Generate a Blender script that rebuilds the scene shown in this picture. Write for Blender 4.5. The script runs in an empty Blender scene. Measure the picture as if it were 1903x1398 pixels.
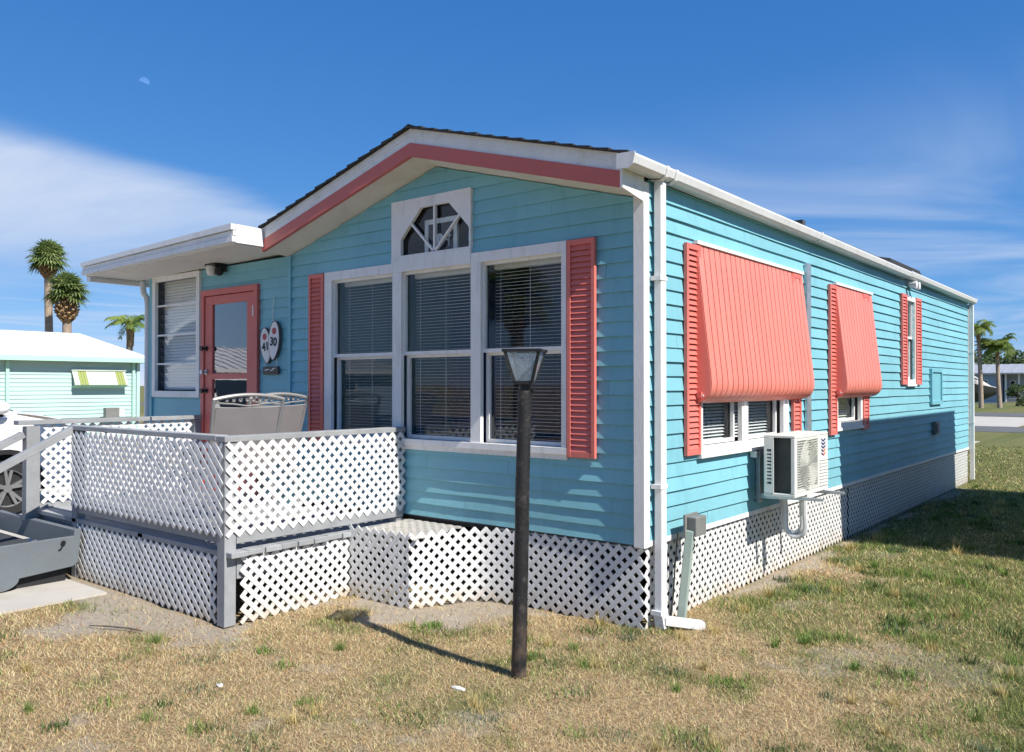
import bpy, bmesh, math, random
import numpy as np
from mathutils import Vector, Matrix
random.seed(7); rng = np.random.default_rng(7)
R = math.radians
SC = bpy.context.scene
COL = SC.collection

# ------------------------------------------------------------------ camera
cam_d = bpy.data.cameras.new('camera'); cam = bpy.data.objects.new('camera', cam_d); COL.objects.link(cam)
cam.location = (2.802, -4.899, 1.65)
cam.rotation_euler = (R(90.638), 0, R(38.913))
cam_d.sensor_fit = 'HORIZONTAL'; cam_d.sensor_width = 36.0
cam_d.lens = 36.0 * 1534.4 / 1903.0
cam_d.clip_start = 0.05; cam_d.clip_end = 9000
SC.camera = cam

# ------------------------------------------------------------------ sky and sun
SUN = Vector((1.0, -0.110, 1.035)).normalized()
SUN_EL = math.asin(SUN.z); SUN_AZ = math.atan2(SUN.x, SUN.y)
world = bpy.data.worlds.new('World'); SC.world = world; world.use_nodes = True
wn = world.node_tree; wn.nodes.clear()
def wnode(t, **kw):
    n = wn.nodes.new(t)
    for k, v in kw.items(): setattr(n, k, v)
    return n
WL = wn.links.new
sky = wnode('ShaderNodeTexSky', sky_type='NISHITA', sun_disc=False)
sky.sun_elevation = SUN_EL; sky.sun_rotation = SUN_AZ
sky.altitude = 0; sky.air_density = 0.6; sky.dust_density = 0.0; sky.ozone_density = 8.0
# clear deep-blue subtropical sky: a tone curve per channel on the sky model
def wmath(op, a, b=None, clamp=False):
    n = wnode('ShaderNodeMath', operation=op, use_clamp=clamp)
    for i, s in enumerate((a, b)):
        if s is None: continue
        if isinstance(s, (int, float)): n.inputs[i].default_value = s
        else: WL(s, n.inputs[i])
    return n.outputs[0]
ssep = wnode('ShaderNodeSeparateColor'); WL(sky.outputs[0], ssep.inputs[0])
scomb = wnode('ShaderNodeCombineColor')
for ci, (kk, gg) in enumerate(((0.74, 1.05), (0.66, 0.65), (0.84, 0.40))):
    WL(wmath('MULTIPLY', wmath('POWER', wmath('MULTIPLY', ssep.outputs[ci], 0.1464), gg), kk / 0.1464), scomb.inputs[ci])
hsv = scomb
tc = wnode('ShaderNodeTexCoord')
sep = wnode('ShaderNodeSeparateXYZ'); WL(tc.outputs['Generated'], sep.inputs[0])
zc = wmath('MAXIMUM', sep.outputs['Z'], 0.012)
px_ = wmath('DIVIDE', sep.outputs['X'], zc); py_ = wmath('DIVIDE', sep.outputs['Y'], zc)
comb = wnode('ShaderNodeCombineXYZ'); WL(px_, comb.inputs[0]); WL(py_, comb.inputs[1])
def wnoise(scale, detail, rough, dist, sx=1, sy=1, rot=0, off=(0, 0, 0)):
    m = wnode('ShaderNodeMapping'); m.inputs['Scale'].default_value = (sx, sy, 1)
    m.inputs['Rotation'].default_value = (0, 0, rot); m.inputs['Location'].default_value = off
    WL(comb.outputs[0], m.inputs[0])
    n = wnode('ShaderNodeTexNoise'); n.inputs['Scale'].default_value = scale; n.inputs['Detail'].default_value = detail
    n.inputs['Roughness'].default_value = rough; n.inputs['Distortion'].default_value = dist
    WL(m.outputs[0], n.inputs['Vector']); return n.outputs[0]
def wramp(src, lo, hi):
    n = wnode('ShaderNodeMapRange', interpolation_type='SMOOTHSTEP'); n.inputs['From Min'].default_value = lo
    n.inputs['From Max'].default_value = hi; n.clamp = True; WL(src, n.inputs['Value']); return n.outputs[0]
# high cirrus sheet: a bank of thin cloud that starts some way off to the west, and faint wisps to the north
edge_n = wnoise(0.55, 5, 0.55, 0.8, off=(3.1, 1.7, 0))
# distance beyond a line in the cloud plane: west of x = -3.5
west = wmath('SUBTRACT', wmath('MULTIPLY', wmath('ADD', px_, wmath('MULTIPLY', py_, 0.22)), -1.0), 3.08)
west = wmath('ADD', west, wmath('MULTIPLY', wmath('SUBTRACT', edge_n, 0.5), 0.9))
bank = wramp(west, 0.0, 0.62)
bank = wmath('MULTIPLY', bank, wmath('SUBTRACT', 1.0, wramp(py_, 2.0, 4.2)))
streak = wnoise(1.0, 7, 0.62, 0.4, sx=0.35, sy=1.5, rot=0.35)
bank = wmath('MULTIPLY', bank, wmath('ADD', 0.50, wmath('MULTIPLY', streak, 0.88)))
low = wmath('SUBTRACT', 1.0, wmath('MULTIPLY', wramp(west, 1.7, 4.5), 0.6))
bank = wmath('MULTIPLY', bank, low)
wisp = wnoise(0.42, 5, 0.55, 0.9, sx=1.0, sy=0.6, rot=-0.5, off=(0.4, 2.2, 0))
wisp = wmath('MULTIPLY', wramp(wisp, 0.38, 0.74), 0.75)
wisp = wmath('MULTIPLY', wisp, wramp(py_, 2.4, 4.2))
cl = wmath('ADD', wmath('MULTIPLY', bank, 0.85), wisp, clamp=True)
cl = wmath('MULTIPLY', cl, wramp(sep.outputs['Z'], 0.015, 0.07), clamp=True)
mix = wnode('ShaderNodeMix', data_type='RGBA'); WL(cl, mix.inputs[0])
WL(hsv.outputs[0], mix.inputs[6]); mix.inputs[7].default_value = (4.3, 5.0, 6.3, 1)
bg = wnode('ShaderNodeBackground'); bg.inputs['Strength'].default_value = 0.10
WL(mix.outputs[2], bg.inputs['Color'])
wo = wnode('ShaderNodeOutputWorld'); WL(bg.outputs[0], wo.inputs['Surface'])

sun_d = bpy.data.lights.new('sun', 'SUN'); sun_d.energy = 5.0; sun_d.angle = R(0.5); sun_d.color = (1.0, 0.95, 0.87)
sun_o = bpy.data.objects.new('sun', sun_d); COL.objects.link(sun_o)
sun_o.rotation_euler = SUN.to_track_quat('Z', 'Y').to_euler(); sun_o.location = SUN * 60
SC.view_settings.view_transform = 'Standard'; SC.view_settings.look = 'None'
SC.view_settings.exposure = 0.55; SC.view_settings.gamma = 1.0; SC.view_settings.use_curve_mapping = False
SC.render.engine = 'CYCLES'

# ------------------------------------------------------------------ materials
def new_mat(name):
    m = bpy.data.materials.new(name); m.use_nodes = True
    nt = m.node_tree; nt.nodes.clear()
    out = nt.nodes.new('ShaderNodeOutputMaterial'); return m, nt, out
def nd(nt, t, **kw):
    n = nt.nodes.new(t)
    for k, v in kw.items(): setattr(n, k, v)
    return n
def noise_pos(nt, scale, detail=4, rough=0.55, stretch=(1, 1, 1), dist=0.0):
    g = nd(nt, 'ShaderNodeNewGeometry'); mp = nd(nt, 'ShaderNodeMapping'); mp.inputs['Scale'].default_value = stretch
    nt.links.new(g.outputs['Position'], mp.inputs[0])
    n = nd(nt, 'ShaderNodeTexNoise'); n.inputs['Scale'].default_value = scale; n.inputs['Detail'].default_value = detail
    n.inputs['Roughness'].default_value = rough; n.inputs['Distortion'].default_value = dist
    nt.links.new(mp.outputs[0], n.inputs['Vector']); return n.outputs[0]
def maprange(nt, src, a, b, c=0.0, d=1.0):
    n = nd(nt, 'ShaderNodeMapRange'); n.clamp = True
    for k, v in zip(('From Min', 'From Max', 'To Min', 'To Max'), (a, b, c, d)): n.inputs[k].default_value = v
    nt.links.new(src, n.inputs['Value']); return n.outputs[0]
def mixc(nt, fac, a, b):
    n = nd(nt, 'ShaderNodeMix', data_type='RGBA')
    for i, s in ((0, fac), (6, a), (7, b)):
        if isinstance(s, (int, float)): n.inputs[i].default_value = s
        elif isinstance(s, tuple): n.inputs[i].default_value = (*s, 1) if len(s) == 3 else s
        else: nt.links.new(s, n.inputs[i])
    return n.outputs[2]
def paint(name, rgb, rough=0.5, var=0.12, scale=3.0, grain=(1, 1, 1), gscale=60, bump=0.15, dirt=None, dirt_amt=0.25,
          dirt_scale=5, spec=0.4, metallic=0.0, bdist=0.002, low=None, dstretch=(1, 1, 1), obj_var=0.0):
    """painted / plain surface: soft tonal drift, fine grain relief, sparse dirt"""
    m, nt, out = new_mat(name)
    p = nd(nt, 'ShaderNodeBsdfPrincipled'); nt.links.new(p.outputs[0], out.inputs[0])
    p.inputs['Roughness'].default_value = rough; p.inputs['Metallic'].default_value = metallic
    p.inputs['Specular IOR Level'].default_value = spec
    n1 = noise_pos(nt, scale, 5)
    dk = tuple(c * (1 - var) for c in rgb); lt = tuple(min(1, c * (1 + var * 0.7)) for c in rgb)
    c = mixc(nt, maprange(nt, n1, 0.3, 0.7), dk, lt)
    g = noise_pos(nt, gscale, 4, 0.6, grain)
    c = mixc(nt, maprange(nt, g, 0.35, 0.75, 0, 0.22), c, tuple(x * 0.72 for x in rgb))
    if dirt:
        d = noise_pos(nt, dirt_scale, 7, 0.7, dstretch, dist=0.6)
        c = mixc(nt, maprange(nt, d, 0.52, 0.78, 0, dirt_amt), c, dirt)
    if low:   # splashed soil and algae that sit on the foot of the thing
        zlo, zhi, col, amt = low
        gg = nd(nt, 'ShaderNodeNewGeometry'); sp = nd(nt, 'ShaderNodeSeparateXYZ'); nt.links.new(gg.outputs['Position'], sp.inputs[0])
        h = maprange(nt, sp.outputs['Z'], zlo, zhi, 1, 0)
        nn = maprange(nt, noise_pos(nt, 9, 6, 0.7), 0.35, 0.65, 0, amt)
        mu = nd(nt, 'ShaderNodeMath', operation='MULTIPLY'); nt.links.new(h, mu.inputs[0]); nt.links.new(nn, mu.inputs[1])
        c = mixc(nt, mu.outputs[0], c, col)
    if obj_var:
        oi = nd(nt, 'ShaderNodeObjectInfo'); hs = nd(nt, 'ShaderNodeHueSaturation')
        nt.links.new(maprange(nt, oi.outputs['Random'], 0, 1, 1 - obj_var, 1 + obj_var), hs.inputs['Value']); nt.links.new(c, hs.inputs['Color']); c = hs.outputs[0]
    nt.links.new(c, p.inputs['Base Color'])
    if bump:
        b = nd(nt, 'ShaderNodeBump'); b.inputs['Strength'].default_value = bump; b.inputs['Distance'].default_value = bdist
        nt.links.new(g, b.inputs['Height']); nt.links.new(b.outputs[0], p.inputs['Normal'])
    return m
def glass_mat(name, tint=(0.8, 0.88, 0.9), refl=1.0, boost=1.0):
    m, nt, out = new_mat(name)
    t = nd(nt, 'ShaderNodeBsdfTransparent'); t.inputs[0].default_value = (*tint, 1)
    gl = nd(nt, 'ShaderNodeBsdfGlossy'); gl.inputs['Roughness'].default_value = 0.015; gl.inputs[0].default_value = (refl, refl, refl, 1)
    b = nd(nt, 'ShaderNodeBump'); b.inputs['Strength'].default_value = 0.05; b.inputs['Distance'].default_value = 0.01
    nt.links.new(noise_pos(nt, 3, 2), b.inputs['Height']); nt.links.new(b.outputs[0], gl.inputs['Normal'])
    f = nd(nt, 'ShaderNodeFresnel'); f.inputs[0].default_value = 1.5
    gb_ = nd(nt, 'ShaderNodeNewGeometry'); inv = nd(nt, 'ShaderNodeMath', operation='SUBTRACT'); inv.inputs[0].default_value = 1.0; nt.links.new(gb_.outputs['Backfacing'], inv.inputs[1])
    mu_ = nd(nt, 'ShaderNodeMath', operation='MULTIPLY', use_clamp=True); nt.links.new(f.outputs[0], mu_.inputs[0]); nt.links.new(inv.outputs[0], mu_.inputs[1]); mb_ = nd(nt, 'ShaderNodeMath', operation='MULTIPLY', use_clamp=True); nt.links.new(mu_.outputs[0], mb_.inputs[0]); mb_.inputs[1].default_value = boost; mr = mb_.outputs[0]
    mx = nd(nt, 'ShaderNodeMixShader'); nt.links.new(mr, mx.inputs[0]); nt.links.new(t.outputs[0], mx.inputs[1]); nt.links.new(gl.outputs[0], mx.inputs[2])
    nt.links.new(mx.outputs[0], out.inputs[0]); return m
def leaf_mat(name, a, b, attr=None, trans=0.3, rough=0.6, vs=1.2):
    m, nt, out = new_mat(name)
    p = nd(nt, 'ShaderNodeBsdfPrincipled'); p.inputs['Roughness'].default_value = rough; p.inputs['Specular IOR Level'].default_value = 0.25
    tr = nd(nt, 'ShaderNodeBsdfTranslucent')
    if attr:
        at = nd(nt, 'ShaderNodeAttribute', attribute_name=attr); c = at.outputs['Color']
    else:
        c = mixc(nt, maprange(nt, noise_pos(nt, vs, 5), 0.35, 0.65), a, b)
    nt.links.new(c, p.inputs['Base Color']); nt.links.new(c, tr.inputs[0])
    mx = nd(nt, 'ShaderNodeMixShader'); mx.inputs[0].default_value = trans
    nt.links.new(p.outputs[0], mx.inputs[1]); nt.links.new(tr.outputs[0], mx.inputs[2]); nt.links.new(mx.outputs[0], out.inputs[0]); return m

TEAL = (0.20, 0.465, 0.54)
M = {}
M['teal_x'] = paint('teal_siding_front', TEAL, 0.55, 0.10, 1.1, (1, 1, 14), 22, 0.45, dirt=(0.10, 0.27, 0.31), dirt_amt=0.42, dirt_scale=3.0, dstretch=(2.2, 2.2, 0.5), obj_var=0.05, low=(0.55, 0.95, (0.16, 0.33, 0.34), 0.5))
M['teal_y'] = paint('teal_siding_side', TEAL, 0.55, 0.10, 1.1, (1, 1, 14), 22, 0.45, dirt=(0.10, 0.27, 0.31), dirt_amt=0.42, dirt_scale=3.0, dstretch=(2.2, 2.2, 0.5), obj_var=0.05, low=(0.55, 0.95, (0.16, 0.33, 0.34), 0.5))
M['teal_trim'] = paint('teal_trim', (0.17, 0.44, 0.52), 0.5, 0.06, 2, (6, 6, 1), 25, 0.15)
M['white'] = paint('white_trim_paint', (0.79, 0.78, 0.76), 0.5, 0.06, 2, (5, 5, 1), 30, 0.35, dirt=(0.36, 0.32, 0.27), dirt_amt=0.45, dirt_scale=5, dstretch=(3, 3, 0.6))
M['white_grain'] = paint('white_wood_grain_post', (0.76, 0.75, 0.73), 0.55, 0.06, 2, (14, 14, 1), 16, 0.9, dirt=(0.45, 0.4, 0.36), dirt_amt=0.35, bdist=0.004)
M['gutter'] = paint('white_gutter_metal', (0.72, 0.72, 0.71), 0.35, 0.04, 2, (1, 1, 1), 20, 0.04, dirt=(0.40, 0.37, 0.31), dirt_amt=0.5, dirt_scale=4, dstretch=(1.5, 1.5, 0.5))
M['old_white'] = paint('chalky_white_roof_metal', (0.76, 0.76, 0.74), 0.5, 0.07, 3, (1, 1, 1), 15, 0.1, dirt=(0.42, 0.38, 0.32), dirt_amt=0.5, dirt_scale=9)
M['soffit'] = paint('cream_soffit_panel', (0.70, 0.66, 0.60), 0.65, 0.05, 2, (1, 1, 1), 40, 0.1, dirt=(0.40, 0.33, 0.24), dirt_amt=0.4, dirt_scale=3)
M['coral'] = paint('coral_paint', (0.67, 0.17, 0.138), 0.45, 0.05, 2.5, (3, 3, 1), 30, 0.08, dirt=(0.5, 0.12, 0.1), dirt_amt=0.25)
M['coral_awn'] = paint('coral_awning_metal', (0.76, 0.23, 0.18), 0.4, 0.05, 2.0, (1, 1, 1), 20, 0.05, dirt=(0.66, 0.30, 0.26), dirt_amt=0.55, dirt_scale=3, dstretch=(1, 3, 0.35), obj_var=0.03)
M['coral_door'] = paint('coral_door_paint', (0.57, 0.135, 0.11), 0.45, 0.06, 2.5, (6, 6, 1), 30, 0.15, dirt=(0.38, 0.09, 0.08), dirt_amt=0.3)
M['lattice'] = paint('white_lattice_vinyl', (0.70, 0.70, 0.69), 0.45, 0.04, 3, (1, 1, 1), 40, 0.05, dirt=(0.5, 0.46, 0.36), dirt_amt=0.45, dirt_scale=6, obj_var=0.06,
                     low=(0.0, 0.16, (0.42, 0.31, 0.17), 0.7))
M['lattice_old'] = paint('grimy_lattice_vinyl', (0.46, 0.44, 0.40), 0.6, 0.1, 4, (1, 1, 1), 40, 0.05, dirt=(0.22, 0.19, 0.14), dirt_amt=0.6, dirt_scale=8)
M['grey_wood'] = paint('weathered_grey_wood', (0.30, 0.31, 0.32), 0.75, 0.16, 4, (9, 9, 1.2), 14, 0.8, dirt=(0.15, 0.14, 0.13), dirt_amt=0.4, bdist=0.003, obj_var=0.09)
M['grey_wood_h'] = paint('weathered_grey_rail_wood', (0.31, 0.32, 0.33), 0.75, 0.16, 4, (1.4, 1.4, 10), 14, 0.8, dirt=(0.15, 0.14, 0.13), dirt_amt=0.4, bdist=0.003, obj_var=0.09)
M['grey_paint'] = paint('grey_ramp_paint', (0.135, 0.155, 0.17), 0.5, 0.08, 3, (1, 1, 1), 30, 0.2, dirt=(0.15, 0.15, 0.14), dirt_amt=0.45)
M['grit'] = paint('dark_gritty_mat', (0.045, 0.048, 0.052), 0.85, 0.5, 90, (1, 1, 1), 160, 0.8)
M['dark'] = paint('black_shade_fill', (0.02, 0.02, 0.022), 0.9, 0.3, 5, bump=0)  # flat black standing in for shade behind the lattice and under the ramp
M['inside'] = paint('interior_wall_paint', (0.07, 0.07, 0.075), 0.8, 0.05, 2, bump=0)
M['curtain'] = paint('blue_curtain_cloth', (0.07, 0.12, 0.26), 0.85, 0.1, 4, bump=0.1)
M['blind'] = paint('white_blind_slats', (0.78, 0.79, 0.80), 0.45, 0.03, 3, bump=0)
M['shingle'] = paint('black_asphalt_shingle', (0.028, 0.028, 0.03), 0.9, 0.4, 20, (1, 1, 1), 200, 0.8)
M['glass'] = glass_mat('window_glass', (0.95, 0.97, 0.97), 1.0, 1.0)
M['door_glass'] = glass_mat('coated_door_glass', (0.75, 0.80, 0.82), 1.0, 3.2)
M['lamp_glass'] = glass_mat('lantern_glass', (0.80, 0.86, 0.90), 0.9)
nt = M['lamp_glass'].node_tree; o_ = next(n for n in nt.nodes if n.type == 'OUTPUT_MATERIAL'); old = o_.inputs[0].links[0].from_socket     # blue-white diffuse film mixed over the lantern panes
df_ = nd(nt, 'ShaderNodeBsdfDiffuse'); df_.inputs[0].default_value = (0.55, 0.60, 0.64, 1); tl_ = nd(nt, 'ShaderNodeBsdfTranslucent'); tl_.inputs[0].default_value = (0.5, 0.56, 0.6, 1)
m1_ = nd(nt, 'ShaderNodeMixShader'); m1_.inputs[0].default_value = 0.5; nt.links.new(df_.outputs[0], m1_.inputs[1]); nt.links.new(tl_.outputs[0], m1_.inputs[2])
m2_ = nd(nt, 'ShaderNodeMixShader'); nt.links.new(maprange(nt, noise_pos(nt, 25, 5), 0.3, 0.7, 0.18, 0.45), m2_.inputs[0]); nt.links.new(old, m2_.inputs[1]); nt.links.new(m1_.outputs[0], m2_.inputs[2]); nt.links.new(m2_.outputs[0], o_.inputs[0])
M['black_metal'] = paint('black_lamp_metal', (0.012, 0.013, 0.014), 0.45, 0.3, 8, (1, 1, 1), 60, 0.3)
M['pole'] = paint('flaking_black_pole_paint', (0.014, 0.014, 0.015), 0.6, 0.4, 10, (1, 1, 1), 45, 0.9, dirt=(0.14, 0.12, 0.10), dirt_amt=0.6, dirt_scale=14, bdist=0.004,
                  low=(0.0, 0.4, (0.19, 0.13, 0.09), 0.8))
M['ac'] = paint('ac_casing_cream', (0.70, 0.69, 0.64), 0.45, 0.04, 3, (1, 1, 1), 50, 0.04, dirt=(0.42, 0.40, 0.36), dirt_amt=0.25)
M['ac_dark'] = paint('ac_inside_dark', (0.06, 0.065, 0.06), 0.6, 0.3, 8, bump=0)
M['ac_grille'] = paint('ac_wire_guard', (0.60, 0.60, 0.54), 0.5, 0.05, 5, bump=0)
M['galv'] = paint('galvanised_steel', (0.52, 0.55, 0.58), 0.35, 0.2, 12, (1, 1, 0.3), 12, 0.05, metallic=0.7)
M['chair'] = paint('silver_chair_metal', (0.29, 0.28, 0.275), 0.42, 0.08, 8, bump=0.1, metallic=0.25)
M['sling'] = paint('taupe_sling_mesh', (0.235, 0.215, 0.215), 0.8, 0.1, 5, (1, 1, 1), 260, 0.5)
M['sign_white'] = paint('sign_white_paint', (0.72, 0.70, 0.68), 0.5, 0.05, 8, bump=0.1)
M['sign_red'] = paint('sign_red_paint', (0.42, 0.05, 0.06), 0.5, 0.15, 25, bump=0)
M['ink'] = paint('sign_dark_ink', (0.015, 0.015, 0.03), 0.6, 0.1, 5, bump=0)
M['wood_dark'] = paint('dark_plaque_wood', (0.10, 0.085, 0.075), 0.7, 0.3, 20, (2, 2, 10), 20, 0.5)
M['green_pipe'] = paint('pale_green_painted_post', (0.34, 0.42, 0.37), 0.5, 0.06, 4, bump=0.1, dirt=(0.2, 0.2, 0.16), dirt_amt=0.3)
M['box_grey'] = paint('grey_outlet_box', (0.20, 0.20, 0.19), 0.5, 0.1, 8, bump=0.1)
M['rubber'] = paint('black_rubber', (0.018, 0.018, 0.02), 0.7, 0.2, 10, bump=0.2)
M['rim'] = paint('alloy_rim', (0.34, 0.34, 0.34), 0.3, 0.05, 6, bump=0, metallic=0.6)
M['car'] = paint('white_car_paint', (0.80, 0.80, 0.80), 0.18, 0.01, 1, bump=0, spec=0.6)
M['car_black'] = paint('black_car_plastic', (0.02, 0.02, 0.022), 0.5, 0.1, 5, bump=0)
M['car_glass'] = paint('tinted_car_glass', (0.02, 0.025, 0.03), 0.05, 0.05, 1, bump=0, spec=0.8)
M['concrete'] = paint('pale_concrete', (0.47, 0.44, 0.39), 0.85, 0.1, 1.5, (1, 1, 1), 70, 0.5, dirt=(0.25, 0.23, 0.19), dirt_amt=0.5, dirt_scale=1.7)
M['asphalt'] = paint('grey_asphalt', (0.12, 0.12, 0.12), 0.9, 0.15, 0.6, (1, 1, 1), 60, 0.5)
M['mint'] = paint('mint_siding', (0.43, 0.60, 0.57), 0.5, 0.04, 1, bump=0.05)
M['mint_trim'] = paint('mint_fascia', (0.42, 0.68, 0.56), 0.5, 0.04, 1, bump=0.05)
M['white_roof'] = paint('white_coated_roof', (0.64, 0.64, 0.65), 0.6, 0.04, 1, bump=0.05, dirt=(0.55, 0.55, 0.53), dirt_amt=0.3, dirt_scale=0.8)
M['grey_roof'] = paint('pale_grey_metal_roof', (0.34, 0.36, 0.39), 0.5, 0.06, 1, bump=0.05)
M['lime'] = paint('lime_awning_stripe', (0.27, 0.32, 0.09), 0.5, 0.04, 1, bump=0)
M['awn_white'] = paint('pale_awning_metal', (0.52, 0.58, 0.50), 0.5, 0.04, 1, bump=0)
M['blue_siding'] = paint('blue_grey_siding', (0.30, 0.37, 0.47), 0.6, 0.05, 1, bump=0)
M['beige'] = paint('beige_siding', (0.55, 0.50, 0.41), 0.6, 0.05, 1, bump=0)
M['trunk'] = paint('palm_trunk_bark', (0.36, 0.28, 0.21), 0.9, 0.25, 4, (1, 1, 8), 6, 0.9, bdist=0.02)
M['boot'] = paint('palm_boot_fibre', (0.30, 0.19, 0.10), 0.9, 0.4, 6, bump=0.6, bdist=0.02)
M['bark'] = paint('tree_bark', (0.12, 0.10, 0.08), 0.9, 0.3, 5, bump=0.6, bdist=0.02)
M['fan'] = leaf_mat('fan_palm_leaf', (0.12, 0.19, 0.05), (0.28, 0.34, 0.13), vs=1.5)
M['frond'] = leaf_mat('feather_palm_leaf', (0.11, 0.19, 0.04), (0.28, 0.34, 0.08), vs=1.0)
M['leaf'] = leaf_mat('broad_leaf', (0.025, 0.055, 0.015), (0.08, 0.115, 0.035), vs=0.5)
M['hull'] = paint('dark_boat_hull', (0.05, 0.055, 0.05), 0.5, 0.1, 2, bump=0)
M['tarp'] = paint('pale_boat_cover', (0.50, 0.48, 0.44), 0.8, 0.15, 2, bump=0)
M['moon'] = None
m, nt, out = new_mat('pale_moon_glow'); em = nd(nt, 'ShaderNodeEmission'); em.inputs[1].default_value = 1.0
nt.links.new(mixc(nt, maprange(nt, noise_pos(nt, 0.1, 3), 0.3, 0.7), (0.085, 0.22, 0.54), (0.13, 0.29, 0.62)), em.inputs[0]); nt.links.new(em.outputs[0], out.inputs[0]); M['moon'] = m  # sunlit face of the moon and sky haze put in as emission

# ------------------------------------------------------------------ builders
class MB:
    def __init__(self): self.v = []; self.f = []
    def add(self, vs, fs):
        b = len(self.v); self.v += [tuple(p) for p in vs]; self.f += [tuple(b + i for i in f) for f in fs]; return self
    def box(self, x0, x1, y0, y1, z0, z1):
        return self.add([(x0, y0, z0), (x1, y0, z0), (x1, y1, z0), (x0, y1, z0), (x0, y0, z1), (x1, y0, z1), (x1, y1, z1), (x0, y1, z1)],
                        [(0, 3, 2, 1), (4, 5, 6, 7), (0, 1, 5, 4), (1, 2, 6, 5), (2, 3, 7, 6), (3, 0, 4, 7)])
    def prism(self, front, back):
        n = len(front)
        return self.add(list(front) + list(back), [tuple(range(n)), tuple(range(2 * n - 1, n - 1, -1))] + [(i, i + n, (i + 1) % n + n, (i + 1) % n) for i in range(n)])
    def ext(self, poly, axis, a, b):
        """extrude a 2D polygon along a world axis; poly holds the two other axes in order"""
        def mk(p, t):
            return (t, p[0], p[1]) if axis == 0 else ((p[0], t, p[1]) if axis == 1 else (p[0], p[1], t))
        return self.prism([mk(p, a) for p in poly], [mk(p, b) for p in poly])
    def beam(self, p, q, w, h, up=(0, 0, 1)):
        p = Vector(p); q = Vector(q); d = (q - p).normalized(); u = Vector(up)
        s = d.cross(u)
        if s.length < 1e-4: s = d.cross(Vector((1, 0, 0)))
        s.normalize(); u = s.cross(d)
        s *= w / 2; u *= h / 2
        return self.prism([p - s - u, p + s - u, p + s + u, p - s + u], [q - s - u, q + s - u, q + s + u, q - s + u])
    def tube(self, pts, rad, n=8, caps=True):
        pts = [Vector(p) for p in pts]; rads = rad if isinstance(rad, (list, tuple)) else [rad] * len(pts)
        rings = []; s = None
        for i, p in enumerate(pts):
            d = (pts[min(i + 1, len(pts) - 1)] - pts[max(i - 1, 0)]).normalized()
            if s is None:
                s = d.orthogonal().normalized()
            else:
                s = (s - d * s.dot(d)).normalized()
            t = d.cross(s)
            rings.append([p + (s * math.cos(2 * math.pi * k / n) + t * math.sin(2 * math.pi * k / n)) * rads[i] for k in range(n)])
        vs = [v for r in rings for v in r]; fs = []
        for i in range(len(pts) - 1):
            for k in range(n):
                fs.append((i * n + k, i * n + (k + 1) % n, (i + 1) * n + (k + 1) % n, (i + 1) * n + k))
        if caps: fs += [tuple(range(n - 1, -1, -1)), tuple(range((len(pts) - 1) * n, len(pts) * n))]
        return self.add(vs, fs)
    def lathe(self, prof, c, n=24, axis=2):
        """revolve (radius, height) pairs round an axis through c"""
        vs = []; fs = []
        for r, h in prof:
            for k in range(n):
                a = 2 * math.pi * k / n; ca, sa = r * math.cos(a), r * math.sin(a)
                o = (ca, sa, h) if axis == 2 else ((h, ca, sa) if axis == 0 else (ca, h, sa))
                vs.append((c[0] + o[0], c[1] + o[1], c[2] + o[2]))
        for i in range(len(prof) - 1):
            for k in range(n): fs.append((i * n + k, i * n + (k + 1) % n, (i + 1) * n + (k + 1) % n, (i + 1) * n + k))
        fs += [tuple(range(n - 1, -1, -1)), tuple(range((len(prof) - 1) * n, len(prof) * n))]
        return self.add(vs, fs)
    def sphere(self, c, r, nu=16, nv=10, sc=(1, 1, 1)):
        prof = [(math.sin(math.pi * (i + .02) / (nv + .04)), -math.cos(math.pi * (i + .02) / (nv + .04))) for i in range(nv + 1)]
        vs = [(c[0] + r * sc[0] * p * math.cos(2 * math.pi * k / nu), c[1] + r * sc[1] * p * math.sin(2 * math.pi * k / nu), c[2] + r * sc[2] * h) for p, h in prof for k in range(nu)]
        fs = [(i * nu + k, i * nu + (k + 1) % nu, (i + 1) * nu + (k + 1) % nu, (i + 1) * nu + k) for i in range(nv) for k in range(nu)]
        return self.add(vs, fs)
    def mesh(self, name, mat, smooth=False, fix=True):
        me = bpy.data.meshes.new(name); me.from_pydata(self.v, [], self.f)
        if fix:
            bm = bmesh.new(); bm.from_mesh(me); bmesh.ops.recalc_face_normals(bm, faces=bm.faces); bm.to_mesh(me); bm.free()
        me.materials.append(M[mat] if isinstance(mat, str) else mat)
        if smooth:
            me.shade_smooth(); me.set_sharp_from_angle(angle=R(40))
        return me
    def build(self, name, mat, parent=None, smooth=False, bevel=0, local=False, fix=True):
        return link(name, self.mesh(name, mat, smooth, fix), parent, bevel, local)
WORLD = {}
def link(name, me, parent=None, bevel=0, local=False, loc=(0, 0, 0)):
    o = bpy.data.objects.new(name, me); COL.objects.link(o)
    wl = Vector(loc)
    if parent is not None:
        o.parent = parent
        o.location = wl if local else wl - WORLD[parent.name]
    else: o.location = wl
    WORLD[o.name] = (WORLD[parent.name] + wl) if (parent is not None and local) else wl
    if bevel:
        md = o.modifiers.new('bevel', 'BEVEL'); md.width = bevel; md.segments = 2; md.limit_method = 'ANGLE'; md.angle_limit = R(40)
    return o
def tag(o, label=None, cat=None, group=None, kind=None):
    for k, v in (('label', label), ('category', cat), ('group', group), ('kind', kind)):
        if v: o[k] = v
    return o
def thing(name, loc, label, cat, group=None, rz=0):
    o = bpy.data.objects.new(name, None); COL.objects.link(o); o.location = loc; o.rotation_euler = (0, 0, rz)
    o.empty_display_size = 0.2; WORLD[o.name] = Vector(loc); return tag(o, label, cat, group)
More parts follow.
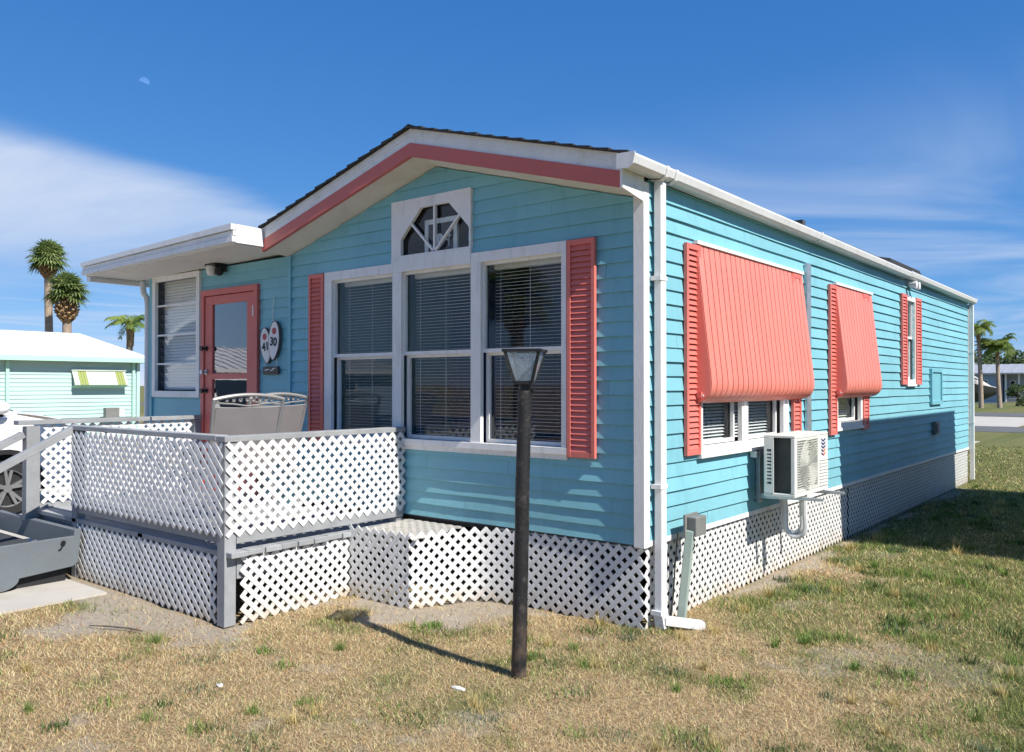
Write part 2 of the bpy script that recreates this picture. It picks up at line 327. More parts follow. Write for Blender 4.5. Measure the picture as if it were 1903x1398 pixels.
def copy_tree(o, parent=None):
    c = o.copy(); COL.objects.link(c)
    if parent is not None: c.parent = parent
    WORLD[c.name] = Vector(c.location)
    for ch in [x for x in bpy.data.objects if x.parent == o]: copy_tree(ch, c)
    return c
def clip(poly, a, b, c):
    """keep the side a*x + b*y <= c of a convex polygon"""
    out = []
    for i in range(len(poly)):
        p, q = poly[i], poly[(i + 1) % len(poly)]
        dp, dq = a * p[0] + b * p[1] - c, a * q[0] + b * q[1] - c
        if dp <= 1e-9: out.append(p)
        if (dp < -1e-9 and dq > 1e-9) or (dp > 1e-9 and dq < -1e-9):
            t = dp / (dp - dq); out.append((p[0] + t * (q[0] - p[0]), p[1] + t * (q[1] - p[1])))
    return out
def rects_minus(u0, u1, z0, z1, holes):
    us = sorted({u0, u1, *[min(max(h[i], u0), u1) for h in holes for i in (0, 1)]})
    res = []
    for a, b in zip(us, us[1:]):
        zs = [(z0, z1)]
        for h in holes:
            if h[0] < (a + b) / 2 < h[1]:
                nz = []
                for s, e in zs:
                    if h[3] <= s or h[2] >= e: nz.append((s, e))
                    else:
                        if s < h[2]: nz.append((s, h[2]))
                        if h[3] < e: nz.append((h[3], e))
                zs = nz
        for s, e in zs:
            if e - s > 0.002: res.append([a, b, s, e])
    # merge neighbours with equal heights
    res.sort(key=lambda r: (r[2], r[3], r[0])); out = []
    for r in res:
        if out and out[-1][2:] == r[2:] and abs(out[-1][1] - r[0]) < 1e-6: out[-1][1] = r[1]
        else: out.append(r)
    return out
def siding(parent, mp, u0, u1, z0, z1, holes, mat, clips=(), e=0.1016, lip=0.015, board=3.66, wav=0.0016):
    """lapped boards, one object each, butt-jointed and very slightly wavy"""
    k = 0; zb = z0
    while zb < z1 - 0.01:
        zt = min(zb + e, z1); j = random.uniform(-.0010, .0010); ph = [random.uniform(0, 6.28) for _ in range(4)]
        joints = [u0 + ((k * 1.37 + 0.9) % board) + m_ * board for m_ in range(-1, 5)]
        for a, b, s, t in rects_minus(u0, u1, zb, zt, holes):
            cuts = [a] + [q for q in joints if a + 0.15 < q < b - 0.15] + [b]
            for ci, (ca, cb_) in enumerate(zip(cuts, cuts[1:])):
                ca2 = ca + (0.0012 if ci else 0); cb2 = cb_ - (0.0012 if ci < len(cuts) - 2 else 0)
                jj = j + random.uniform(-.0007, .0007)
                def nn(u, z):
                    f = 1 - (z - zb) / e
                    return 0.003 + jj + lip * f + wav * f * (math.sin(u * 1.9 + ph[0]) + 0.7 * math.sin(u * 4.3 + ph[1]) + 0.35 * math.sin(u * 11 + ph[2]))
                def dz(u, z): return 0.0012 * (math.sin(u * 2.3 + ph[3]) + 0.5 * math.sin(u * 6.1 + ph[1])) if abs(z - zb) < 1e-6 else 0.0
                m_ = max(1, int((cb2 - ca2) / 0.16)); mb = MB(); n_ok = 0
                poly = [(ca2, s), (cb2, s), (cb2, t), (ca2, t)]
                for c in clips: poly = clip(poly, *c)
                if len(poly) < 3: continue
                if len(poly) == 4 and abs(poly[0][1] - poly[1][1]) < 1e-6 and abs(poly[2][1] - poly[3][1]) < 1e-6:
                    us_b = np.linspace(poly[0][0], poly[1][0], m_ + 1); us_t = np.linspace(poly[3][0], poly[2][0], m_ + 1); zz0, zz1 = poly[0][1], poly[2][1]
                    vs = []
                    for ub_, ut_ in zip(us_b, us_t):
                        vs += [mp(ub_, zz0 + dz(ub_, zz0), nn(ub_, zz0)), mp(ut_, zz1, nn(ut_, zz1)), mp(ut_, zz1, -.006), mp(ub_, zz0 + dz(ub_, zz0), -.006)]
                    fs = [(0, 1, 2, 3), (4 * m_ + 3, 4 * m_ + 2, 4 * m_ + 1, 4 * m_)]
                    for q in range(m_):
                        for w0 in range(4): fs.append((4 * q + w0, 4 * q + (w0 + 1) % 4, 4 * q + 4 + (w0 + 1) % 4, 4 * q + 4 + w0))
                    mb.add(vs, fs)
                else:
                    mb.prism([mp(u, z, nn(u, z)) for u, z in poly], [mp(u, z, -0.006) for u, z in poly])
                mb.build('siding_board', mat, parent)
        zb += e; k += 1
def sheath(mp, u0, u1, z0, z1, holes, clips=(), n0=-0.008, n1=-0.09):
    mb = MB()
    for a, b, s, t in rects_minus(u0, u1, z0, z1, holes):
        poly = [(a, s), (b, s), (b, t), (a, t)]
        for c in clips: poly = clip(poly, *c)
        if len(poly) >= 3: mb.prism([mp(u, z, n0) for u, z in poly], [mp(u, z, n1) for u, z in poly])
    return mb
STRIP = {}
def lattice(parent, mp, W, H, mat='lattice', p=0.0898, w=0.0325, t=0.0034, stuff=False, segs=1, name='lattice_strip', key=None, u_from=0.0):
    """diagonal lattice on a (u, v) sheet mapped to the world by mp(u, v, n); every strip is its own object unless stuff"""
    nu = max(1, round(W / (p / 2))); nv = max(1, round(H / (p / 2))); Wn, Hn = nu * p / 2, nv * p / 2
    joined = MB()
    for fam in (0, 1):
        n0, n1 = (0.0, t) if fam == 0 else (t - 0.001, 2 * t)
        ks = range(-nv, nu + 1) if fam == 0 else range(0, nu + nv + 1)
        for k in ks:
            if k % 2: continue
            c = k * p / 2 + random.uniform(-.0016, .0016)
            if fam == 0: a, b = max(0.0, c), min(Wn, c + Hn); f = lambda u, c=c: u - c
            else: a, b = max(0.0, c - Hn), min(Wn, c); f = lambda u, c=c: c - u
            if b - a < 0.004: continue
            if u_from and b < u_from: continue
            ex = w * 0.34 * 0.7071
            va, vb = f(a), f(b); sg = 1 if fam == 0 else -1
            A = (a - ex, va - ex * sg); B = (b + ex, vb + ex * sg)
            hx = w / 2 * 0.7071
            pa = (-hx * sg, hx)
            mb = MB(); q = segs
            vs = []
            for i in range(q + 1):
                s = i / q; cu = A[0] + (B[0] - A[0]) * s; cv = A[1] + (B[1] - A[1]) * s
                for (du, dv) in (pa, (-pa[0], -pa[1])):
                    for n in (n0, n1): vs.append(mp(cu + du, max(cv + dv, -0.02), n))
            fs = [(0, 1, 3, 2), (4 * q, 4 * q + 2, 4 * q + 3, 4 * q + 1)]
            for i in range(q):
                o = 4 * i; fs += [(o, o + 4, o + 5, o + 1), (o + 2, o + 3, o + 7, o + 6), (o, o + 2, o + 6, o + 4), (o + 1, o + 5, o + 7, o + 3)]
            if stuff: joined.add(vs, fs)
            else: mb.add(vs, fs).build(name, mat, parent)
    if stuff:
        o = joined.build(name + '_field', mat, parent); o['kind'] = 'stuff'

# ------------------------------------------------------------------ ground
def vnoise(x, y, seed, octaves=4, gain=0.5):
    out = np.zeros_like(x); amp = 1.0; tot = 0
    for o in range(octaves):
        r = np.random.default_rng(seed + o); tab = r.random((256, 256))
        xi = np.floor(x).astype(int); yi = np.floor(y).astype(int); fx = x - xi; fy = y - yi
        fx = fx * fx * (3 - 2 * fx); fy = fy * fy * (3 - 2 * fy)
        a = tab[xi % 256, yi % 256]; b = tab[(xi + 1) % 256, yi % 256]; c = tab[xi % 256, (yi + 1) % 256]; d = tab[(xi + 1) % 256, (yi + 1) % 256]
        out += amp * ((a * (1 - fx) + b * fx) * (1 - fy) + (c * (1 - fx) + d * fx) * fy); tot += amp
        amp *= gain; x = x * 2.03 + 17.1; y = y * 2.03 + 5.7
    return out / tot
def sstep(x, a, b):
    t = np.clip((x - a) / (b - a), 0, 1); return t * t * (3 - 2 * t)
def wall_dist(x, y):
    """distance to the foot of the skirting (house, tow-bar cover and deck footprints)"""
    def box(x0, x1, y0, y1):
        dx = np.maximum(np.maximum(x0 - x, x - x1), 0); dy = np.maximum(np.maximum(y0 - y, y - y1), 0); return np.hypot(dx, dy)
    return np.minimum(np.minimum(box(-3.9, 0, 0, 10.97), box(-4.6, -2.3, -1.7, 0)), box(-2.3, -1.6, -0.6, 0))
def masks(x, y):
    g = vnoise(x * 0.75 + 3, y * 0.75 + 8, 11, 5, 0.55)
    right = sstep(x + 0.35 * y, -0.3, 2.6)                       # greener on the open side lawn
    far = sstep(y, 4, 10)
    green = sstep(g + 0.37 * right + 0.36 * far - 0.05 * (1 - right), 0.52, 0.82)
    tuft = sstep(vnoise(x * 3.2, y * 3.2, 31, 3), 0.60, 0.74)
    green = np.clip(green * 0.8 + tuft * (0.35 + 0.35 * right), 0, 1)
    patch = np.exp(-(((x + 3.55) / 0.55) ** 2 + ((y + 2.05) / 0.16) ** 2))   # green clump beside the slab
    green = np.clip(green + 1.0 * patch, 0, 1)
    d = wall_dist(x, y)
    b = vnoise(x * 1.6 + 40, y * 1.6 + 12, 77, 5, 0.6)
    bare = sstep(0.62 - d * (0.55 + 1.3 * sstep(x, -0.2, 0.2)) + (b - 0.5) * 1.6, 0.30, 0.62) * sstep(d, -0.01, 0.02)
    bare = np.clip(np.maximum(bare, sstep(b, 0.58, 0.70) * (1 - .6 * right) * 0.75 * sstep(4.0 - d, 0, 2)), 0, 1)
    return green, bare
STRAW = np.array([0.43, 0.305, 0.150]); GREEN = np.array([0.115, 0.175, 0.045]); SAND = np.array([0.40, 0.345, 0.275])
def axis_coords(c, half, fine, far, n):
    a = list(np.arange(c - half, c + half + 1e-6, fine)); s = fine
    while a[-1] < far: s *= n; a.append(a[-1] + s)
    s = fine; b = []
    v = c - half
    while v > -far: s *= n; v -= s; b.append(v)
    return np.array(b[::-1] + a)
gx = axis_coords(0.0, 6.0, 0.06, 1500, 1.35); gy = axis_coords(0.5, 5.5, 0.06, 1500, 1.35)
GX, GY = np.meshgrid(gx, gy, indexing='xy'); nx, ny = len(gx), len(gy)
gr, ba = masks(GX, GY)
hz = (vnoise(GX * 1.1, GY * 1.1, 5, 4) - 0.5) * 0.05 + (vnoise(GX * 6, GY * 6, 9, 3) - 0.5) * 0.018
nearm = np.exp(-np.maximum(np.hypot(GX, GY) - 8, 0) / 6)
slabm = sstep(-3.6 - GX, 0, 0.3)                                   # stays flat under the concrete
hz = hz * nearm * (1 - slabm) - 0.012
me = bpy.data.meshes.new('lawn_ground')
co = np.stack([GX, GY, hz], -1).reshape(-1, 3)
idx = np.arange(nx * ny).reshape(ny, nx)
fq = np.stack([idx[:-1, :-1], idx[:-1, 1:], idx[1:, 1:], idx[1:, :-1]], -1).reshape(-1, 4)
me.vertices.add(len(co)); me.vertices.foreach_set('co', co.ravel())
me.loops.add(fq.size); me.loops.foreach_set('vertex_index', fq.ravel())
me.polygons.add(len(fq)); me.polygons.foreach_set('loop_start', np.arange(len(fq)) * 4); me.polygons.foreach_set('loop_total', np.full(len(fq), 4))
me.update(); me.validate(); me.shade_smooth()
at = me.attributes.new('zone', 'FLOAT_COLOR', 'POINT')
zc_ = np.stack([gr, ba, np.zeros_like(gr), np.ones_like(gr)], -1).reshape(-1, 4).astype(np.float32)
at.data.foreach_set('color', zc_.ravel())
m, nt, out = new_mat('dry_lawn_soil'); p = nd(nt, 'ShaderNodeBsdfPrincipled'); nt.links.new(p.outputs[0], out.inputs[0])
p.inputs['Roughness'].default_value = 0.95; p.inputs['Specular IOR Level'].default_value = 0.1
a_ = nd(nt, 'ShaderNodeAttribute', attribute_name='zone'); sp = nd(nt, 'ShaderNodeSeparateColor'); nt.links.new(a_.outputs['Color'], sp.inputs[0])
fine = noise_pos(nt, 55, 6, 0.75); mid = noise_pos(nt, 7, 6, 0.65)
straw = mixc(nt, maprange(nt, fine, 0.34, 0.68), (0.15, 0.108, 0.064), (0.55, 0.41, 0.23))
grn = mixc(nt, maprange(nt, fine, 0.34, 0.68), (0.05, 0.065, 0.022), (0.155, 0.19, 0.055))
sand = mixc(nt, maprange(nt, fine, 0.30, 0.70), (0.30, 0.255, 0.20), (0.46, 0.40, 0.325))
def addn(nt, a, b, k):
    n = nd(nt, 'ShaderNodeMath', operation='MULTIPLY_ADD', use_clamp=True); nt.links.new(b, n.inputs[0]); n.inputs[1].default_value = k; nt.links.new(a, n.inputs[2]); return n.outputs[0]
def cen(nt, a):
    n = nd(nt, 'ShaderNodeMath', operation='SUBTRACT'); nt.links.new(a, n.inputs[0]); n.inputs[1].default_value = 0.5; return n.outputs[0]
gfac = addn(nt, sp.outputs[0], cen(nt, mid), 1.4)
bfac = addn(nt, sp.outputs[1], cen(nt, mid), 1.0)
c = mixc(nt, gfac, straw, grn); c = mixc(nt, bfac, c, sand); nt.links.new(c, p.inputs['Base Color'])
b = nd(nt, 'ShaderNodeBump'); b.inputs['Strength'].default_value = 0.9; b.inputs['Distance'].default_value = 0.02
nt.links.new(fine, b.inputs['Height']); nt.links.new(b.outputs[0], p.inputs['Normal'])
me.materials.append(m)
g_o = bpy.data.objects.new('ground', me); COL.objects.link(g_o); tag(g_o, 'dry straw coloured lawn ground with green patches and sandy soil', 'ground', kind='structure')
def ground_z(x, y):
    x = np.asarray(x, float); y = np.asarray(y, float)
    h = (vnoise(x * 1.1, y * 1.1, 5, 4) - 0.5) * 0.05 + (vnoise(x * 6, y * 6, 9, 3) - 0.5) * 0.018
    return h * np.exp(-np.maximum(np.hypot(x, y) - 8, 0) / 6) * (1 - sstep(-3.6 - x, 0, 0.3)) - 0.012

# concrete drive on the left, with joints
slab = MB()
slab.ext([(-13.5, -9), (-3.84, -9), (-3.84, -1.80), (-5.8, -1.80), (-5.8, 9), (-13.5, 9)], 2, -0.12, 0.004)
tag(slab.build('driveway', 'concrete'), 'pale concrete driveway slab beside the deck', 'driveway', kind='structure')
# street behind the house
def sheet(name, x0, x1, y0, y1, z, mat, label):
    return tag(MB().box(x0, x1, y0, y1, z - 0.1, z).build(name, mat), label, name.split('_')[-1], kind='structure')
sheet('road', -90, 60, 28.6, 33.0, -0.002, 'asphalt', 'grey asphalt street running behind the houses')
sheet('far_driveway', -9.5, -2.2, 33.0, 44.5, 0.003, 'concrete', 'pale concrete driveway across the back street')
sheet('back_road', -90, 60, 45.5, 52.0, -0.002, 'asphalt', 'second strip of grey asphalt farther back')
sheet('patio_slab', -5.0, -1.75, 21.4, 22.6, 0.003, 'concrete', 'small concrete pad on the lawn behind the house')

# ------------------------------------------------------------------ the mobile home
L = 10.97; XW = -3.90; RX = -1.95; SL = 0.278
house = thing('mobile_home', (-1.95, 5.4, 0), 'turquoise clapboard mobile home with coral shutters, coral awnings and white lattice skirting', 'house')
def zr(x, off): return 3.70 - off - SL * abs(x - RX)
mF = lambda u, z, n: (u, -n, z)
mS = lambda u, z, n: (n, u, z)
def ub(mb, mp, u0, u1, z0, z1, n0, n1):
    return mb.prism([mp(u0, z0, n1), mp(u1, z0, n1), mp(u1, z1, n1), mp(u0, z1, n1)], [mp(u0, z0, n0), mp(u1, z0, n0), mp(u1, z1, n0), mp(u0, z1, n0)])
gclip = [(-SL, 1, 3.45 - SL * RX), (SL, 1, 3.45 + SL * RX)]
ZS = 0.566
FH = [(-3.31, -0.66, 1.16, 2.66), (-2.41, -1.59, 2.6, 3.18)]
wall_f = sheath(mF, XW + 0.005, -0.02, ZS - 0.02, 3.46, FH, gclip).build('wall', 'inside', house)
siding(wall_f, mF, XW, -0.055, ZS, 3.46, FH, 'teal_x', gclip)
SH = [(0.80, 2.50, 1.17, 2.60), (3.93, 4.78, 1.24, 2.60), (6.80, 7.20, 1.70, 2.80)]
wall_s = sheath(mS, 0.0, L, ZS - 0.02, 3.05, SH).build('wall', 'inside', house)
siding(wall_s, mS, 0.03, L - 0.05, ZS + 0.03, 3.045, SH, 'teal_y')
# the two walls out of sight, floor and partitions
bk = MB().box(XW + 0.09, -0.1, L - 0.1, L - 0.01, ZS - 0.02, 3.0)
bk.ext([(XW + 0.09, 3.0), (-0.1, 3.0), (RX, 3.43)], 1, L - 0.1, L - 0.01); bk.build('wall', 'teal_x', house)
MB().box(XW + 0.005, XW + 0.09, 0.095, L - 0.11, ZS - 0.02, 3.0).build('wall', 'teal_y', house)
MB().box(XW + 0.1, -0.1, 0.1, L - 0.12, 0.50, 0.56).build('floor_deck', 'inside', house)
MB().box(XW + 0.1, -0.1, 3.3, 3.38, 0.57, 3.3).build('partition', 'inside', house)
# corner posts
MB().box(-0.062, 0.020, -0.046, 0.030, 0.556, 3.02).build('corner_post', 'white_grain', house, bevel=0.003)
MB().box(-0.01, 0.022, L - 0.05, L + 0.02, 0.556, 3.02).build('corner_post', 'white', house)
MB().box(XW - 0.03, XW + 0.012, -0.03, 0.0, 0.5, 2.90).build('corner_trim', 'teal_trim', house)
# roof core, shingle courses, boards at the gable edge
roof = MB().ext([(XW - 0.06, zr(XW - 0.06, 0.006)), (RX, zr(RX, 0.006)), (0.02, zr(0.02, 0.006)), (0.02, zr(0.02, 0.03)), (RX, zr(RX, 0.03)), (XW - 0.06, zr(XW - 0.06, 0.03))], 1, -0.285, L + 0.28).build('roof', 'shingle', house)
for sgn in (-1, 1):
    half = 2.0; n = 14; ex = half / n
    for k in range(n):
        a = half - k * ex + 0.02; bb = a - ex - 0.012           # lower and upper edge, measured from the ridge
        th = 0.019 + random.uniform(-.002, .003)
        za, zb = 3.70 - SL * a, 3.70 - SL * bb
        y0 = -0.338 + random.uniform(-.008, .004)
        MB().ext([(RX + sgn * a, za - 0.004), (RX + sgn * a, za + th), (RX + sgn * bb, zb + 0.004), (RX + sgn * bb, zb - 0.004)], 1, y0, L + 0.3).build('shingle_course', 'shingle', roof)
MB().ext([(RX - 0.16, zr(RX - .16, -0.008)), (RX, 3.728), (RX + 0.16, zr(RX + .16, -0.008)), (RX, 3.70)], 1, -0.33, L + 0.3).build('ridge_cap', 'shingle', roof)
for sgn, xe in ((-1, XW - 0.055), (1, -0.005)):
    def strip(o0, o1, y0, y1, nm, mt, xa=RX, xb=xe, x_in=0.0):
        xa = RX + sgn * x_in
        MB().ext([(xa, zr(xa, o0)), (xb, zr(xb, o0)), (xb, zr(xb, o1)), (xa, zr(xa, o1))], 1, y0, y1).build(nm, mt, house)
    strip(0.003, 0.062, -0.303, -0.28, 'fascia_board', 'old_white')
    strip(0.0625, 0.118, -0.299, -0.28, 'fascia_board', 'old_white')
    strip(0.1185, 0.226, -0.308, -0.272, 'coral_fascia_board', 'coral_door')
    xe2 = xe if sgn < 0 else -0.02
    MB().prism([(RX, -0.272, zr(RX, .205)), (xe2, -0.272, zr(xe2, .205)), (xe2, 0.02, zr(xe2, .247)), (RX, 0.02, zr(RX, .247))],
               [(RX, -0.272, zr(RX, .195)), (xe2, -0.272, zr(xe2, .195)), (xe2, 0.02, zr(xe2, .237)), (RX, 0.02, zr(RX, .237))]).build('soffit', 'soffit', house)
MB().prism([(-0.004, -0.31, 2.93), (-0.004, -0.035, 2.885), (-0.004, -0.035, 3.11), (-0.004, -0.31, 3.15)], [(0.016, -0.31, 2.93), (0.016, -0.035, 2.885), (0.016, -0.035, 3.11), (0.016, -0.31, 3.15)]).build('fascia_return', 'old_white', house)
MB().box(XW - 0.075, XW - 0.056, -0.31, -0.02, 2.93, 3.15).build('fascia_return', 'old_white', house)
# gutter along the long side
def gut(y0, y1, dz0, dz1, nm='gutter'):
    prof = [(0.018, 3.045), (0.095, 3.038), (0.128, 3.056), (0.142, 3.100), (0.142, 3.114), (0.126, 3.114), (0.126, 3.103), (0.120, 3.070), (0.024, 3.06), (0.024, 3.125), (0.018, 3.125)]
    return MB().prism([(x, y0, z + dz0) for x, z in prof], [(x, y1, z + dz1) for x, z in prof]).build(nm, 'gutter', house)
g1 = gut(-0.372, 6.60, 0.006, -0.005); g2 = gut(6.64, L + 0.08, 0.005, -0.002)
MB().ext([(0.012, 3.035), (0.10, 3.028), (0.134, 3.05), (0.148, 3.11), (0.146, 3.128), (0.012, 3.132)], 1, -0.380, -0.3725).build('gutter_end_cap', 'gutter', g1)
for y in (0.045, 0.175, 3.14, 6.60): MB().ext([(0.02, 3.037), (0.096, 3.029), (0.134, 3.050), (0.149, 3.098), (0.149, 3.122), (0.132, 3.122), (0.136, 3.098), (0.126, 3.054), (0.094, 3.036), (0.02, 3.043)], 1, y, y + 0.035).build('gutter_joint', 'gutter', g1)
# downspout at the near corner
ds = MB().box(0.034, 0.092, 0.062, 0.136, 0.055, 3.036).build('downspout', 'gutter', house, bevel=0.008)
for z in (2.36, 0.95, 0.10):
    MB().box(0.018, 0.096, 0.042, 0.1395, z, z + 0.03).build('strap', 'gutter', ds)
el = MB()
P0 = [(0.030, 0.058), (0.096, 0.058), (0.096, 0.140), (0.030, 0.140)]
el.prism([(x, y, 0.10) for x, y in P0], [(x + .012, y + .006, 0.01) for x, y in P0])
el.build('elbow', 'gutter', ds)
spout = MB(); d_ = Vector((0.19, 0.20, -0.045)); s_ = Vector((0.20, -0.19, 0)).normalized() * 0.036
q0 = Vector((0.085, 0.105, 0.035))
A_ = [q0 - s_, q0 + s_, q0 + s_ + Vector((0, 0, .052)), q0 - s_ + Vector((0, 0, .052))]; spout.prism(A_, [v + d_ for v in A_]); spout.build('outlet_spout', 'gutter', ds)
# downspout at the far corner
ds2 = MB().box(0.03, 0.09, L - 0.03, L + 0.05, 0.05, 3.04).build('downspout', 'gutter', house)
for z in (2.2, 1.0): MB().box(0.02, 0.094, L - 0.035, L + 0.054, z, z + 0.03).build('strap', 'gutter', ds2)
# white starter strip above the side skirting
MB().box(-0.004, 0.020, 0.032, L - 0.06, 0.560, 0.598).build('starter_strip', 'white', house)

# skirting: lattice under the front wall bowing out round the tow bar, and along the side
sk = MB().box(-1.30, -0.05, 0.02, 0.05, 0.53, 0.565).build('skirting', 'white', house)
path = [(-0.025, 0.002), (-0.6, 0.002), (-1.05, 0.0), (-1.28, -0.02), (-1.44, -0.085), (-1.54, -0.28), (-1.60, -0.46), (-1.635, -0.60)]
def resample(path, step=0.02):
    pts = [Vector((*p, 0)) for p in path]
    for _ in range(2):   # round the corners
        q = [pts[0]]
        for a, b2 in zip(pts, pts[1:]): q += [a.lerp(b2, .25), a.lerp(b2, .75)]
        q.append(pts[-1]); pts = q
    d = [0]
    for a, b2 in zip(pts, pts[1:]): d.append(d[-1] + (b2 - a).length)
    return pts, d
PTS, DD = resample(path)
def on_path(u):
    u = min(max(u, -0.02), DD[-1] + 0.02); i = 0
    while i < len(DD) - 2 and DD[i + 1] < u: i += 1
    t = (u - DD[i]) / (DD[i + 1] - DD[i]); p = PTS[i].lerp(PTS[i + 1], t); tg = (PTS[i + 1] - PTS[i]).normalized()
    return p, Vector((-tg.y, tg.x, 0)) * 1.0
def mp_curve(u, v, n):
    p, nn = on_path(u); top = 0.0
    return (p.x + nn.x * n, p.y + nn.y * n, v)
lattice(sk, mp_curve, DD[-1], 0.545, segs=8)
lattice(sk, lambda u, v, n: (-1.640 - u, -0.604 - 0.05 * u - n, v), 0.62, 0.54)
# sagging top sheet of the tow-bar cover
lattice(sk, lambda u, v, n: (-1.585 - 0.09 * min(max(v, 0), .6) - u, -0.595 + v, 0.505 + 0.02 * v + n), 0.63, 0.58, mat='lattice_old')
sk2 = MB().box(-0.045, -0.02, 0.05, L - 0.03, 0.525, 0.558).build('skirting', 'white', house)
lattice(sk2, lambda u, v, n: (-0.012 + n, 0.02 + u, v), 4.35, 0.545)
lattice(sk2, lambda u, v, n: (-0.012 + n, 4.43 + u, v), 6.5, 0.545, stuff=True)
MB().box(-0.06, -0.03, 0.3, L - 0.3, -0.02, 0.5).build('shade_backing', 'dark', sk2)  # black sheet added behind the side lattice, painting the shade under the house
MB().box(-1.25, -0.3, 0.09, 0.11, -0.02, 0.5).build('shade_backing', 'dark', sk)  # black sheet added behind the front lattice, same painted shade

# ---- front window group
win = MB()
T0, T1 = 0.0, 0.036
for a, b2 in ((-3.366, -3.262), (-2.445, -2.335), (-1.545, -1.440)): ub(win, mF, a, b2, 1.200, 2.612, T0, T1)
ub(win, mF, -0.668, -0.623, 1.200, 2.612, T0, T1)
ub(win, mF, -3.366, -2.457, 2.612, 2.694, T0, T1)
ub(win, mF, -1.545, -0.623, 2.612, 2.694, T0, T1)
ub(win, mF, -2.4565, -1.5455, 2.612, 2.735, T0, T1 + 0.004)
ub(win, mF, -3.376, -0.615, 1.150, 1.200, T0, T1 + 0.012)
ub(win, mF, -3.366, -0.623, 1.112, 1.150, T0, T1 - 0.004)
window = win.build('window', 'white', house, bevel=0.002)
# transom panel with its arched light
tp = [(-2.457, 2.735), (-1.545, 2.735), (-1.545, 3.218), (-2.457, 3.218)]
hole = [(-2.342, 2.75), (-1.562, 2.75), (-1.562, 2.905), (-1.785, 3.131), (-2.105, 3.131), (-2.342, 2.889)]
tm = MB(); ou = [(-2.457, 2.735), (-1.545, 2.735), (-1.545, 2.905), (-1.545, 3.218), (-2.457, 3.218), (-2.457, 2.889)]
for i in range(6):
    j = (i + 1) % 6
    quad = [ou[i], ou[j], hole[j], hole[i]]
    tm.prism([mF(u, z, 0.036) for u, z in quad], [mF(u, z, 0.004) for u, z in quad])
transom = tm.build('transom_panel', 'white', house)
for a, b2 in (((-1.952, 2.745), (-1.952, 3.135)), ((-1.95, 2.745), (-2.232, 3.02)), ((-1.954, 2.745), (-1.672, 3.02))):
    MB().beam((a[0], -0.020, a[1]), (b2[0], -0.020, b2[1]), 0.018, 0.024, up=(0, 1, 0)).build('muntin', 'white', transom)
ub(MB(), mF, -2.40, -1.55, 2.74, 3.16, -0.012, -0.008).build('pane', 'glass', transom)
cols = [(-3.262, -2.445), (-2.335, -1.545), (-1.440, -0.668)]
for a, b2 in cols:
    sash = MB()
    for zz0, zz1, ins, n0, n1 in ((1.905, 2.612, 0.014, -0.030, 0.002), (1.200, 1.905, 0.030, -0.062, -0.032)):
        ub(sash, mF, a, a + ins, zz0, zz1, n0, n1); ub(sash, mF, b2 - ins, b2, zz0, zz1, n0, n1)
        ub(sash, mF, a + ins, b2 - ins, zz0, zz0 + 0.03, n0, n1); ub(sash, mF, a + ins, b2 - ins, zz1 - 0.022, zz1, n0, n1)
    so = sash.build('sash', 'white', window)
    ub(MB(), mF, a + 0.012, b2 - 0.012, 1.93, 2.592, -0.020, -0.016).build('pane', 'glass', window)
    ub(MB(), mF, a + 0.028, b2 - 0.028, 1.226, 1.886, -0.052, -0.048).build('pane', 'glass', window)
    bl = MB(); z = 1.235
    while z < 2.56:
        zz = z + random.uniform(-.0008, .0008)
        bl.prism([(a + 0.035, 0.105, zz + .0016), (b2 - 0.02, 0.105, zz + .0016), (b2 - 0.02, 0.129, zz + .0022), (a + 0.035, 0.129, zz + .0022)],
                 [(a + 0.035, 0.105, zz), (b2 - 0.02, 0.105, zz), (b2 - 0.02, 0.129, zz + .0006), (a + 0.035, 0.129, zz + .0006)]); z += 0.0265
    bl.box(a + 0.03, b2 - 0.015, 0.095, 0.135, 2.565, 2.605)
    for t in (0.12, 0.5, 0.88):
        xx = a + (b2 - a) * t; bl.box(xx - .0012, xx + .0012, 0.100, 0.102, 1.22, 2.58)
    o = bl.build('blind', 'blind', window, fix=False); o['kind'] = 'stuff'
for x0, x1 in ((-3.2, -2.5), (-2.2, -1.75)):     # curtains further in
    cu = MB(); n = 40
    fr_ = [(x0 + (x1 - x0) * i / n, 1.5 + 0.05 * math.sin(i * 1.3), 0.7) for i in range(n + 1)]
    vs = fr_ + [(x, y, 2.7) for x, y, _ in fr_]; cu.add(vs, [(i, i + 1, n + 2 + i, n + 1 + i) for i in range(n)])
    cu.build('curtain', 'curtain', window, smooth=True, fix=False)

# ---- shutters
LOUV = {}
def shutter(mp, key, u0, u1, z0, z1, label=None):
    st = 0.030; n0, n1 = 0.019, 0.048
    f = MB(); ub(f, mp, u0, u0 + st, z0, z1, n0, n1); ub(f, mp, u1 - st, u1, z0, z1, n0, n1)
    rails = [z0, z1 - 0.04]
    for zr_ in rails: ub(f, mp, u0 + st, u1 - st, zr_, zr_ + 0.04, n0, n1 - 0.002)
    ub(f, mp, u0 + st, u1 - st, z0 + 0.04, z1 - 0.04, n0, n0 + 0.004)
    sh = f.build('shutter', 'coral', house, bevel=0.0025)
    e = 0.0405; n = int((z1 - z0 - 0.08) / e); e = (z1 - z0 - 0.08) / n
    k = (key, round(u1 - u0, 4), round(u0, 3), round(e, 5))
    lm = MB(); pr = [(0.002, 0.045), (0.002, 0.040), (e - 0.004, 0.025), (e - 0.001, 0.029)]
    lm.prism([mp(u0 + st, z, nn) for z, nn in pr], [mp(u1 - st, z, nn) for z, nn in pr])
    mesh = lm.mesh('louver', 'coral')
    for i in range(n): link('louver', mesh, sh, loc=(0, 0, z0 + 0.04 + i * e))
    return sh
shutter(mF, 'F', -3.588, -3.372, 1.13, 2.69)
shutter(mF, 'F', -0.610, -0.374, 1.135, 2.69)
